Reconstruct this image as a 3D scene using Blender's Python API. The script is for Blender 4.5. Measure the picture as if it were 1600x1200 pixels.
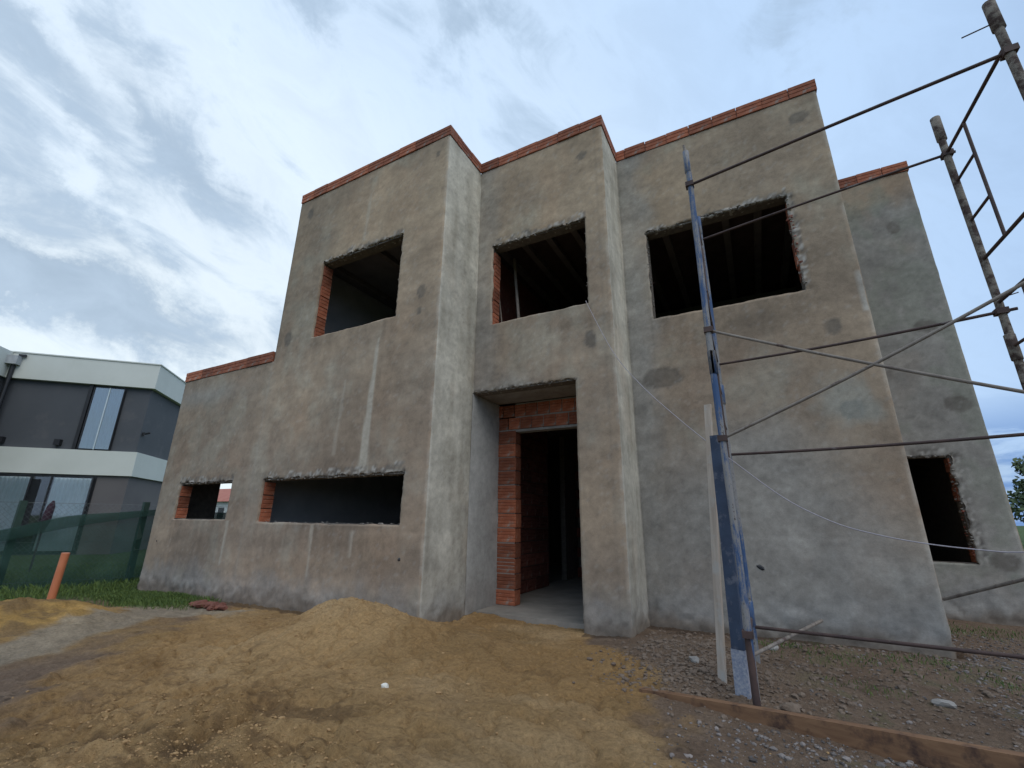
import bpy, bmesh, math, random
import numpy as np
from mathutils import Vector, Matrix, noise as mnoise
random.seed(7)
RNG = np.random.RandomState(11)
scene = bpy.context.scene
for o in list(bpy.data.objects): bpy.data.objects.remove(o)

# ------------------------------------------------------------------ camera
EYE = 1.118
cam_d = bpy.data.cameras.new('camera'); cam = bpy.data.objects.new('camera', cam_d)
scene.collection.objects.link(cam); scene.camera = cam
cam_d.sensor_width = 36; cam_d.lens = 36*693.06/1600
cam_d.clip_start = .05; cam_d.clip_end = 3000
CR = Vector((0.88166, 0.47178, 0.010123)); CU = Vector((0.129325, -0.262202, 0.956308)); CF = Vector((-0.45382, 0.841828, 0.292186))
m = Matrix((CR, CU, -CF)).transposed().to_4x4(); m.translation = Vector((0, 0, EYE)); cam.matrix_world = m

# ------------------------------------------------------------------ world
W = bpy.data.worlds.new('World'); scene.world = W; W.use_nodes = True
nt = W.node_tree; nt.nodes.clear()
def N(t, typ, **kw):
    n = t.nodes.new(typ)
    for k, v in kw.items(): setattr(n, k, v)
    return n
def setin(n, **kw):
    for k, v in kw.items(): n.inputs[k.replace('_', ' ')].default_value = v
SUN_EL, SUN_ROT = math.radians(50), math.radians(122)
def vmath(t, op, a, b=None, s=None):
    n = N(t, 'ShaderNodeVectorMath', operation=op)
    for i, v in enumerate((a, b)):
        if v is None: continue
        if hasattr(v, 'is_linked') or hasattr(v, 'links'): t.links.new(v, n.inputs[i])
        else: n.inputs[i].default_value = v
    if s is not None:
        if hasattr(s, 'links'): t.links.new(s, n.inputs['Scale'])
        else: n.inputs['Scale'].default_value = s
    return n.outputs['Value'] if op in ('DOT_PRODUCT', 'LENGTH', 'DISTANCE') else n.outputs['Vector']
def math_(t, op, a, b=None, c=None, clamp=False):
    n = N(t, 'ShaderNodeMath', operation=op, use_clamp=clamp)
    for i, v in enumerate((a, b, c)):
        if v is None: continue
        if hasattr(v, 'links'): t.links.new(v, n.inputs[i])
        else: n.inputs[i].default_value = v
    return n.outputs[0]
def ramp(t, f, stops, interp='EASE'):
    n = N(t, 'ShaderNodeValToRGB'); n.color_ramp.interpolation = interp
    e = n.color_ramp.elements
    while len(e) < len(stops): e.new(.5)
    for el, (p, c) in zip(e, stops):
        el.position = p; el.color = (c, c, c, 1) if not hasattr(c, '__len__') else (*c, 1)
    t.links.new(f, n.inputs[0]); return n.outputs[0]
def mix(t, f, a, b, mode='MIX'):
    n = N(t, 'ShaderNodeMix', data_type='RGBA', blend_type=mode)
    for i, v in ((0, f), (6, a), (7, b)):
        if hasattr(v, 'links'): t.links.new(v, n.inputs[i])
        elif i == 0: n.inputs[0].default_value = v
        else: n.inputs[i].default_value = (*v, 1)
    return n.outputs[2]
def noisen(t, vec, scale, detail=4, rough=.55, dist=0, lac=2.0):
    n = N(t, 'ShaderNodeTexNoise'); setin(n, Scale=scale, Detail=detail, Roughness=rough, Distortion=dist, Lacunarity=lac)
    if vec is not None: t.links.new(vec, n.inputs['Vector'])
    return n.outputs['Fac']
def build_world():
    t = nt
    sky = N(t, 'ShaderNodeTexSky', sky_type='NISHITA', sun_disc=False, sun_elevation=SUN_EL, sun_rotation=SUN_ROT)
    tc = N(t, 'ShaderNodeTexCoord').outputs['Generated']
    sp = N(t, 'ShaderNodeSeparateXYZ'); t.links.new(tc, sp.inputs[0])
    x, y, z = sp.outputs
    # cloud grain runs down towards the right of the view (world direction S)
    S = (CR*.80-CU*.60).normalized(); Tn = (CR*.60+CU*.80).normalized(); F_ = CF
    def coords(a, b_, c_, off):
        cb = N(t, 'ShaderNodeCombineXYZ')
        for i, (v, k) in enumerate(((S, a), (Tn, b_), (F_, c_))):
            d = vmath(t, 'DOT_PRODUCT', tc, tuple(v)); t.links.new(math_(t, 'MULTIPLY_ADD', d, k, off), cb.inputs[i])
        return cb.outputs[0]
    n1 = noisen(t, coords(1.5, 3.4, 2.2, 2.3), 1.0, 9, .60, .5)
    n2 = noisen(t, coords(.8, 1.4, 1.0, 5.1), 1.0, 3, .5, .3)
    n3 = noisen(t, coords(6, 12, 8, 7.7), 1.0, 8, .62, .6)
    dl = vmath(t, 'DOT_PRODUCT', tc, (-.93, .34, .10)); dl = math_(t, 'MULTIPLY_ADD', dl, .5, .5)
    sheet = ramp(t, dl, [(.25, (.31, .43, .62)), (.42, (.35, .49, .70)), (.60, (.43, .58, .79)), (.80, (.53, .66, .82)), (.93, (.63, .73, .83)), (1, (.68, .76, .81))])
    wn = N(t, 'ShaderNodeTexNoise'); setin(wn, Scale=5.0, Detail=8, Roughness=.70); t.links.new(tc, wn.inputs['Vector'])
    tcw = vmath(t, 'ADD', tc, vmath(t, 'SCALE', vmath(t, 'SUBTRACT', wn.outputs['Color'], (.5, .5, .5)), None, .24))
    # banks of darker cloud: centre direction given by the two view angles, half lengths, tilt
    def bank(px, py, a, b_, ang, k):
        d = (CR*((px-800)/693)+CU*((600-py)/693)+CF).normalized()
        e1 = d.cross(Vector((0, 0, 1))).normalized(); e1 = -e1 if e1.dot(CR) < 0 else e1; e2 = e1.cross(d).normalized()
        e2 = e2 if e2.dot(CU) > 0 else -e2
        c_, s_ = math.cos(ang), math.sin(ang); f1 = e1*c_+e2*s_; f2 = e2*c_-e1*s_
        u = math_(t, 'DIVIDE', vmath(t, 'DOT_PRODUCT', tcw, tuple(f1)), a); v = math_(t, 'DIVIDE', vmath(t, 'DOT_PRODUCT', tcw, tuple(f2)), b_)
        r = math_(t, 'ADD', math_(t, 'MULTIPLY', u, u), math_(t, 'MULTIPLY', v, v))
        g = math_(t, 'EXPONENT', math_(t, 'MULTIPLY', r, -1.0))
        return math_(t, 'MULTIPLY', math_(t, 'MULTIPLY', g, k*1.15), math_(t, 'GREATER_THAN', vmath(t, 'DOT_PRODUCT', tc, tuple(d)), 0.0))
    tot = None
    for bk in BANKS:
        q = bank(*bk); tot = q if tot is None else math_(t, 'ADD', tot, q)
    s = math_(t, 'ADD', math_(t, 'MULTIPLY', n1, 1.15), math_(t, 'ADD', math_(t, 'MULTIPLY', n2, .30), math_(t, 'MULTIPLY_ADD', n3, 1.15, -.80)))
    s = math_(t, 'ADD', s, tot)
    dark = ramp(t, s, [(.50, 0), (.92, 1)])
    greyc = mix(t, n3, (.19, .28, .39), (.35, .45, .57))
    c = mix(t, math_(t, 'MULTIPLY', dark, .78), sheet, greyc)
    wv = ramp(t, math_(t, 'ADD', math_(t, 'MULTIPLY', n3, .55), math_(t, 'MULTIPLY', n1, .55)), [(.35, .93), (.75, 1.08)])
    c = mix(t, 1.0, c, wv, 'MULTIPLY')
    dr = vmath(t, 'DOT_PRODUCT', tc, (.8, .6, 0))
    low = ramp(t, z, [(.0, 1), (.10, .9), (.22, 0)])
    blue = math_(t, 'MULTIPLY', ramp(t, dr, [(.60, 0), (.82, 1)]), low)
    nb_ = N(t, 'ShaderNodeMapping'); nb_.inputs['Scale'].default_value = (3, 3, 16); t.links.new(tc, nb_.inputs[0])
    gaps = ramp(t, noisen(t, nb_.outputs[0], 1.6, 7, .6, .4), [(.44, 1), (.62, .2)])
    blue = math_(t, 'MULTIPLY', blue, gaps, clamp=True)
    c = mix(t, blue, c, (.10, .21, .46))
    c10 = vmath(t, 'SCALE', c, None, 9.5)
    fin = mix(t, .92, sky.outputs[0], c10)
    bg = N(t, 'ShaderNodeBackground'); bg.inputs['Strength'].default_value = .1
    t.links.new(fin, bg.inputs[0])
    out = N(t, 'ShaderNodeOutputWorld'); t.links.new(bg.outputs[0], out.inputs[0])
R_ = math.radians
BANKS = [(210, 150, .30, .085, R_(-40), .19), (60, 200, .20, .07, R_(-35), .20), (330, 290, .16, .055, R_(-25), .20), (40, 310, .16, .04, R_(-10), .15), (120, 455, .15, .06, R_(-14), .50), (5, 430, .07, .04, R_(-10), .30), (360, 530, .14, .06, R_(12), .24),
         (60, 20, .14, .05, R_(-20), .10), (495, 15, .07, .035, R_(-40), .16), (750, 15, .11, .04, R_(5), .16), (1230, 15, .12, .05, R_(0), .20), (645, 100, .045, .035, 0, .12), (400, 190, .10, .03, R_(-35), .10),
         (330, 60, .18, .035, R_(-38), -.12), (130, 80, .16, .028, R_(-42), -.22), (130, 260, .16, .028, R_(-38), -.16), (640, 10, .35, .05, 0, .10), (560, 260, .22, .16, 0, -.10), (1450, 300, .30, .2, 0, .05)]
build_world()
sd = bpy.data.lights.new('sun', 'SUN'); sd.energy = 1.0; sd.angle = math.radians(55); sd.color = (1, .95, .88)
sun = bpy.data.objects.new('sun', sd); scene.collection.objects.link(sun)
az = SUN_ROT
sdir = Vector((math.sin(az)*math.cos(SUN_EL), math.cos(az)*math.cos(SUN_EL), math.sin(SUN_EL)))
sun.rotation_euler = sdir.to_track_quat('Z', 'Y').to_euler()
vs = scene.view_settings
vs.view_transform = 'Standard'; vs.look = 'None'; vs.gamma = 1; vs.use_curve_mapping = False; vs.exposure = 0.5

# ------------------------------------------------------------------ helpers
C = scene.collection
def link(o, parent=None):
    C.objects.link(o)
    if parent is not None: o.parent = parent
    return o
def empty(name, loc, label, cat, group=None):
    o = bpy.data.objects.new(name, None); o.location = loc; link(o)
    o['label'] = label; o['category'] = cat
    if group: o['group'] = group
    return o
def tag(o, label=None, cat=None, group=None, kind=None):
    for k, v in (('label', label), ('category', cat), ('group', group), ('kind', kind)):
        if v: o[k] = v
    return o
class MB:
    """collects geometry in WORLD coordinates; build() links one mesh object (relative to its parent's origin)"""
    def __init__(s): s.v = []; s.f = []; s.sm = []
    def add(s, vs, fs, smooth=False):
        b = len(s.v); s.v += [tuple(p) for p in vs]; s.f += [tuple(i+b for i in f) for f in fs]; s.sm += [smooth]*len(fs)
    def box(s, x0, x1, y0, y1, z0, z1):
        s.add([(x0,y0,z0),(x1,y0,z0),(x1,y1,z0),(x0,y1,z0),(x0,y0,z1),(x1,y0,z1),(x1,y1,z1),(x0,y1,z1)],
              [(3,2,1,0),(4,5,6,7),(0,1,5,4),(1,2,6,5),(2,3,7,6),(3,0,4,7)])
        return s
    def obox(s, o, ex, ey, ez):     # origin corner + edge vectors
        o, ex, ey, ez = map(Vector, (o, ex, ey, ez))
        v = [o, o+ex, o+ex+ey, o+ey]; v += [p+ez for p in v]
        s.add(v, [(3,2,1,0),(4,5,6,7),(0,1,5,4),(1,2,6,5),(2,3,7,6),(3,0,4,7)]); return s
    def bar(s, a, b, w, h, up=(0,0,1)):   # rectangular bar
        a, b = Vector(a), Vector(b); d = (b-a); u = Vector(up); sx = d.cross(u).normalized()*w; sz = sx.cross(d).normalized()*h
        return s.obox(a-sx/2-sz/2, sx, d, sz)
    def tube(s, pts, r, n=10, cap=True, wob=0):
        pts = [Vector(p) for p in pts]; k = len(pts); rs = r if hasattr(r, '__len__') else [r]*k
        vs = []; ref = None
        for i, p in enumerate(pts):
            d = (pts[min(i+1, k-1)]-pts[max(i-1, 0)]).normalized()
            if ref is None: ref = d.orthogonal().normalized()
            ref = (ref - d*ref.dot(d)).normalized(); q = d.cross(ref)
            for j in range(n):
                a = 2*math.pi*j/n; rr = rs[i]*(1+wob*random.uniform(-1, 1))
                vs.append(p + (ref*math.cos(a)+q*math.sin(a))*rr)
        fs = [(i*n+j, i*n+(j+1) % n, (i+1)*n+(j+1) % n, (i+1)*n+j) for i in range(k-1) for j in range(n)]
        s.add(vs, fs, True)
        if cap: s.add(vs[:n], [tuple(range(n))[::-1]]); s.add(vs[-n:], [tuple(range(n))])
        return s
    def rock(s, c, r, sq=.7, seed=0, sub=1):
        bm = bmesh.new(); bmesh.ops.create_icosphere(bm, subdivisions=sub, radius=1)
        off = Vector((seed*1.7, seed*.9, seed*2.3)); rot = Matrix.Rotation(seed*2.1, 3, 'Z')
        vs = []
        for v in bm.verts:
            p = v.co*(1+.55*mnoise.noise(v.co*1.3+off)); p = rot @ Vector((p.x*1.15, p.y*.85, p.z*sq)); vs.append(Vector(c)+p*r)
        s.add(vs, [tuple(v.index for v in f.verts) for f in bm.faces]); bm.free(); return s
    def build(s, name, mat, parent=None):
        me = bpy.data.meshes.new(name)
        off = Vector(parent_origin(parent)) if parent is not None else Vector((0, 0, 0))
        me.from_pydata([tuple(Vector(p)-off) for p in s.v], [], s.f)
        me.polygons.foreach_set('use_smooth', s.sm)
        me.materials.append(mat); me.update()
        return link(bpy.data.objects.new(name, me), parent)
def parent_origin(p):
    o = Vector((0, 0, 0))
    while p is not None: o += p.location; p = p.parent
    return o
def np_mesh(name, V, Q, mat, parent=None, cols=None, smooth=True):
    me = bpy.data.meshes.new(name); me.vertices.add(len(V)); me.vertices.foreach_set('co', V.astype(np.float32).ravel())
    k = Q.shape[1]
    me.loops.add(Q.size); me.loops.foreach_set('vertex_index', Q.astype(np.int32).ravel())
    me.polygons.add(len(Q)); me.polygons.foreach_set('loop_start', np.arange(0, Q.size, k, dtype=np.int32))
    try: me.polygons.foreach_set('loop_total', np.full(len(Q), k, np.int32))
    except Exception: pass
    me.polygons.foreach_set('use_smooth', np.full(len(Q), smooth))
    me.update(calc_edges=True); me.validate()
    if cols is not None:
        a = me.color_attributes.new('paint', 'FLOAT_COLOR', 'POINT')
        a.data.foreach_set('color', np.c_[cols, np.ones(len(cols))].astype(np.float32).ravel() if cols.shape[1] == 3 else cols.astype(np.float32).ravel())
    me.materials.append(mat)
    return link(bpy.data.objects.new(name, me), parent)
# value noise in numpy
_T = np.random.RandomState(5).rand(256, 256)
def vn(x, y):
    xi = np.floor(x).astype(int); yi = np.floor(y).astype(int); fx = x-xi; fy = y-yi
    fx = fx*fx*(3-2*fx); fy = fy*fy*(3-2*fy)
    g = lambda a, b: _T[a % 256, b % 256]
    return (g(xi, yi)*(1-fx)+g(xi+1, yi)*fx)*(1-fy)+(g(xi, yi+1)*(1-fx)+g(xi+1, yi+1)*fx)*fy
def fbm(x, y, oct=4, rough=.5, seed=0):
    s = 0; a = 1; t = 0; c, sn = math.cos(.6), math.sin(.6)
    x = x+seed*17.3; y = y-seed*9.1
    for i in range(oct):
        s = s+a*vn(x, y); t += a; a *= rough; x, y = (x*c-y*sn)*2.03+3.7, (x*sn+y*c)*2.03+1.9
    return s/t
def sst(a, b, x): t = np.clip((x-a)/(b-a), 0, 1); return t*t*(3-2*t)

# ------------------------------------------------------------------ materials
def new_mat(name):
    mt = bpy.data.materials.new(name); mt.use_nodes = True; t = mt.node_tree; t.nodes.clear()
    out = N(t, 'ShaderNodeOutputMaterial'); b = N(t, 'ShaderNodeBsdfPrincipled'); t.links.new(b.outputs[0], out.inputs[0])
    return mt, t, b
def bump(t, b, h, strength=.4, dist=.01):
    n = N(t, 'ShaderNodeBump'); n.inputs['Strength'].default_value = strength; n.inputs['Distance'].default_value = dist
    t.links.new(h, n.inputs['Height']); t.links.new(n.outputs[0], b.inputs['Normal'])
def simple(name, c1, c2, scale=4, rough=.8, bs=.2, bd=.004, detail=6, metallic=0, rnd=0, c3=None, s3=1.0, th3=(.55, .65)):
    mt, t, b = new_mat(name); co = N(t, 'ShaderNodeTexCoord').outputs['Object']
    f = noisen(t, co, scale, detail, .6)
    c = mix(t, ramp(t, f, [(.32, 0), (.68, 1)], 'LINEAR'), c1, c2)
    if c3: c = mix(t, ramp(t, noisen(t, co, s3, 5, .65), [(th3[0], 0), (th3[1], 1)], 'LINEAR'), c, c3)
    if rnd:
        oi = N(t, 'ShaderNodeObjectInfo').outputs['Random']
        c = mix(t, 1.0, c, ramp(t, oi, [(0, 1-rnd), (1, 1+rnd)], 'LINEAR'), 'MULTIPLY')
    t.links.new(c, b.inputs['Base Color']); b.inputs['Roughness'].default_value = rough; b.inputs['Metallic'].default_value = metallic
    if bs: bump(t, b, noisen(t, co, scale*6, 5, .65), bs, bd)
    return mt
def attr_mat(name, fine, bs, bd, rough=.95, grain=.14, fine2=60):
    mt, t, b = new_mat(name)
    a = N(t, 'ShaderNodeAttribute', attribute_name='paint').outputs['Color']
    co = N(t, 'ShaderNodeTexCoord').outputs['Object']
    f = noisen(t, co, fine, 8, .68); g = noisen(t, co, fine2, 4, .7)
    k = math_(t, 'ADD', math_(t, 'MULTIPLY', f, .65), math_(t, 'MULTIPLY', g, .35))
    c = mix(t, 1.0, a, ramp(t, k, [(.25, 1-grain*1.6), (.75, 1+grain*1.6)], 'LINEAR'), 'MULTIPLY')
    t.links.new(c, b.inputs['Base Color']); b.inputs['Roughness'].default_value = rough
    b.inputs['Specular IOR Level'].default_value = .25
    h = math_(t, 'ADD', math_(t, 'MULTIPLY', f, 1.0), math_(t, 'MULTIPLY', g, .5))
    bump(t, b, h, bs, bd); return mt
M = {}
M['plaster'] = attr_mat('cement_render', 12, .34, .008, .93, .19, 75)
M['ground'] = attr_mat('soil', 38, 1.0, .030, .97, .34, 170)
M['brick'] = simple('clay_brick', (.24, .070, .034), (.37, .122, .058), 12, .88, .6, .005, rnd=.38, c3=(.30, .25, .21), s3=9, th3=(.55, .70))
M['brick_shaded'] = simple('clay_brick_shaded', (.12, .034, .022), (.18, .06, .038), 9, .9, .5, .004, rnd=.3, c3=(.22, .18, .15), s3=5, th3=(.58, .72))  # clay brick darkened throughout, indoor shade put into its colour
M['mortar'] = simple('mortar', (.26, .24, .21), (.38, .35, .31), 20, .95, .6, .006)
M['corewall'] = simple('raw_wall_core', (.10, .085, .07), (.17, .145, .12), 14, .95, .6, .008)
M['concrete'] = simple('raw_concrete', (.22, .20, .18), (.34, .32, .29), 5, .9, .5, .008, c3=(.15, .13, .11), s3=12, th3=(.6, .7))
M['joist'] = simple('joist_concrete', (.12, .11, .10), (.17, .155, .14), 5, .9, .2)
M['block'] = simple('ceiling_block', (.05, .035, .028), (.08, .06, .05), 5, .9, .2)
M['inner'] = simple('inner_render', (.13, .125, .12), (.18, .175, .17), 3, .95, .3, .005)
M['inner_lit'] = simple('inner_render_lit', (.36, .36, .37), (.46, .46, .46), 3, .95, .3, .005)  # paler copy of the inner render, window light put into its colour
M['slab'] = simple('dusty_slab', (.22, .20, .17), (.33, .295, .25), 3, .95, .3, .005)
M['fascia'] = simple('painted_fascia', (.56, .58, .52), (.63, .65, .59), .8, .7, .1)
M['darkwall'] = simple('grey_house_paint', (.066, .072, .080), (.080, .086, .094), .7, .8, .15, c3=(.092, .094, .10), s3=1.3)
M['brownwall'] = simple('taupe_house_paint', (.11, .10, .10), (.14, .13, .125), .8, .8, .15)
M['black'] = simple('black_metal', (.012, .013, .015), (.02, .02, .022), 5, .5, 0)
M['curtain'] = simple('white_curtain', (.55, .66, .68), (.68, .76, .78), 1.5, .9, 0)
M['hopper'] = simple('zinc_hopper', (.30, .32, .33), (.42, .44, .45), 6, .5, .1)
M['dirtmass'] = simple('dirt_clod', (.13, .092, .066), (.20, .15, .11), 12, .97, .8, .01)
M['stone_white'] = simple('pale_stone', (.55, .52, .44), (.72, .69, .60), 20, .9, .5, .003)
M['sandclod'] = simple('sand_clod', (.29, .175, .075), (.41, .26, .12), 14, .97, .8, .01)
M['pipe'] = simple('orange_pipe', (.50, .16, .07), (.58, .21, .10), 6, .55, .1)
M['post'] = simple('fence_post_paint', (.020, .045, .035), (.035, .065, .05), 8, .9, .3)
M['wire'] = simple('galvanised_wire', (.13, .14, .14), (.20, .21, .21), 10, .5, 0, metallic=.3)
M['rope'] = simple('pale_cable', (.30, .27, .29), (.40, .36, .38), 30, .6, 0)
M['rustbar'] = simple('rusty_steel', (.040, .024, .022), (.085, .050, .040), 8, .75, .4, .002, c3=(.16, .14, .13), s3=5, th3=(.6, .72))
M['greybar'] = simple('cement_crusted_steel', (.15, .125, .105), (.25, .215, .18), 9, .85, .6, .003, c3=(.085, .055, .045), s3=7, th3=(.56, .66))
M['crusty'] = simple('cement_crusted_pole', (.15, .13, .105), (.25, .215, .175), 16, .88, .9, .006, c3=(.055, .034, .027), s3=11, th3=(.46, .58))
M['blue'] = simple('worn_blue_paint', (.035, .085, .19), (.07, .15, .28), 6, .6, .5, .003, c3=(.26, .25, .24), s3=8, th3=(.44, .54))
def streaky(name, c1, c2, c3, c4):
    mt, t, b = new_mat(name); co = N(t, 'ShaderNodeTexCoord').outputs['Object']
    mp = N(t, 'ShaderNodeMapping'); t.links.new(co, mp.inputs[0]); mp.inputs['Scale'].default_value = (60, 60, 5)
    f = noisen(t, mp.outputs[0], 1, 7, .7, .3); g_ = noisen(t, co, 2.2, 4, .6); h_ = noisen(t, co, 70, 4, .7)
    c = mix(t, f, c1, c2)
    k = math_(t, 'ADD', math_(t, 'MULTIPLY', f, .55), math_(t, 'ADD', math_(t, 'MULTIPLY', g_, .5), math_(t, 'MULTIPLY', h_, .15)))
    c = mix(t, ramp(t, k, [(.56, 0), (.64, 1)], 'LINEAR'), c, c3)
    c = mix(t, ramp(t, math_(t, 'MULTIPLY_ADD', h_, .5, math_(t, 'MULTIPLY', f, .5)), [(.56, 0), (.63, 1)], 'LINEAR'), c, c4)
    t.links.new(c, b.inputs['Base Color']); b.inputs['Roughness'].default_value = .7; bump(t, b, k, .6, .004); return mt
M['blue'] = streaky('worn_blue_paint_streaks', (.022, .058, .145), (.045, .10, .215), (.23, .22, .21), (.05, .035, .03))
M['bluewood'] = simple('blue_stained_board', (.022, .034, .062), (.040, .062, .105), 5, .8, .5, .003, c3=(.10, .11, .14), s3=11, th3=(.54, .66))
M['splash'] = simple('cement_splashed_board', (.16, .19, .27), (.40, .40, .42), 55, .9, .8, .004)
def wood(name, c1, c2, c3, axis=2):
    mt, t, b = new_mat(name); co = N(t, 'ShaderNodeTexCoord').outputs['Object']
    mp = N(t, 'ShaderNodeMapping'); t.links.new(co, mp.inputs[0]); sc = [30, 30, 30]; sc[axis] = 1.6; mp.inputs['Scale'].default_value = sc
    f = noisen(t, mp.outputs[0], 1, 6, .6, .4)
    c = mix(t, ramp(t, f, [(.3, 0), (.7, 1)], 'LINEAR'), c1, c2)
    c = mix(t, ramp(t, noisen(t, co, 6, 5, .65), [(.52, 0), (.66, 1)], 'LINEAR'), c, c3)
    t.links.new(c, b.inputs['Base Color']); b.inputs['Roughness'].default_value = .85; bump(t, b, f, .5, .004); return mt
M['palewood'] = wood('weathered_pale_wood', (.34, .27, .21), (.50, .42, .34), (.42, .38, .33))
M['formwood'] = wood('formwork_wood', (.14, .070, .034), (.23, .125, .062), (.05, .025, .017), 0)
M['propwood'] = wood('prop_wood', (.20, .16, .13), (.30, .25, .20), (.2, .16, .12))
def glass_mat(base=.16):
    mt, t, b = new_mat('window_glass'); setin(b, Roughness=.03)
    b.inputs['Base Color'].default_value = (.55, .62, .66, 1); b.inputs['Transmission Weight'].default_value = 0
    tr = N(t, 'ShaderNodeBsdfTransparent'); gl = N(t, 'ShaderNodeBsdfGlossy'); gl.inputs['Roughness'].default_value = .02
    fr = N(t, 'ShaderNodeFresnel'); fr.inputs['IOR'].default_value = 1.7
    mx = N(t, 'ShaderNodeMixShader'); k = math_(t, 'ADD', fr.outputs[0], base, clamp=True)
    t.links.new(k, mx.inputs[0]); t.links.new(tr.outputs[0], mx.inputs[1]); t.links.new(gl.outputs[0], mx.inputs[2])
    tr.inputs[0].default_value = (.80, .86, .88, 1) if base else (.97, .98, .98, 1)
    t.links.new(mx.outputs[0], [n for n in t.nodes if n.type == 'OUTPUT_MATERIAL'][0].inputs[0]); return mt
M['glass'] = glass_mat(); M['doorglass'] = glass_mat(.0)
def net_mat(name, col, op):
    mt, t, b = new_mat(name); co = N(t, 'ShaderNodeTexCoord').outputs['Object']
    c = mix(t, noisen(t, co, 2.5, 4, .6), tuple(v*.75 for v in col), tuple(v*1.3 for v in col)); t.links.new(c, b.inputs['Base Color']); b.inputs['Roughness'].default_value = .8
    tr = N(t, 'ShaderNodeBsdfTransparent'); mx = N(t, 'ShaderNodeMixShader')
    t.links.new(ramp(t, noisen(t, co, 1.2, 3, .5), [(.3, op-.1), (.7, op+.08)], 'LINEAR'), mx.inputs[0])
    t.links.new(tr.outputs[0], mx.inputs[1]); t.links.new(b.outputs[0], mx.inputs[2])
    t.links.new(mx.outputs[0], [n for n in t.nodes if n.type == 'OUTPUT_MATERIAL'][0].inputs[0]); return mt
M['net'] = net_mat('green_shade_net', (.008, .042, .030), .68)
def leaf_mat(name, c1, c2):
    mt, t, b = new_mat(name)
    g = N(t, 'ShaderNodeNewGeometry').outputs['Random Per Island']
    c = mix(t, g, c1, c2); t.links.new(c, b.inputs['Base Color']); b.inputs['Roughness'].default_value = .7
    return mt
M['grass'] = leaf_mat('grass_blades', (.035, .07, .012), (.12, .175, .035))
M['leaf'] = leaf_mat('tree_leaves', (.03, .055, .018), (.09, .12, .04))
M['leaf2'] = leaf_mat('tree_leaves_pale', (.07, .10, .03), (.14, .17, .06))
M['bark'] = simple('bark', (.07, .05, .04), (.12, .09, .07), 8, .95, .6, .01)
M['gravel'] = leaf_mat('gravel_stones', (.05, .042, .038), (.25, .215, .195))
M['crumb'] = leaf_mat('mortar_crumbs', (.16, .145, .125), (.34, .31, .27))
M['redcrumb'] = leaf_mat('brick_crumbs', (.22, .05, .03), (.30, .13, .09))
M['farwall'] = simple('far_house_wall', (.55, .55, .52), (.66, .66, .63), 1, .8, 0)
M['farroof'] = simple('far_house_roof', (.32, .10, .07), (.40, .16, .11), 2, .9, 0)

# ------------------------------------------------------------------ ground
def gauss(x, y, cx, cy, sx, sy=None, rot=0):
    sy = sy or sx; c, s = math.cos(rot), math.sin(rot); dx, dy = x-cx, y-cy
    u = dx*c+dy*s; v = -dx*s+dy*c
    return np.exp(-.5*((u/sx)**2+(v/sy)**2))
def sand_mask(x, y):
    n = fbm(x*1.3, y*1.3, 4, .55, 3)-.5
    # big heap spreading from the wall to the front; right border runs roughly from the door pillar to the plank end
    b = sst(.30, -.40, x+.68-.35*sst(3.3, 2.4, y)+np.maximum(y-3.9, 0)*.75+n*1.3)
    lft = sst(-6.6, -5.2, x+ n*1.5+(y-3.2)*1.05)
    return b*lft
def yellow_mask(x, y):
    n = fbm(x*1.5, y*1.5, 4, .55, 8)-.5
    return np.clip(gauss(x, y, -7.6, 2.2, 1.2, .70, .1)*1.5+n*.7, 0, 1)*sst(.15, .4, gauss(x, y, -7.6, 2.2, 1.5, .95, .1))
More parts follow.
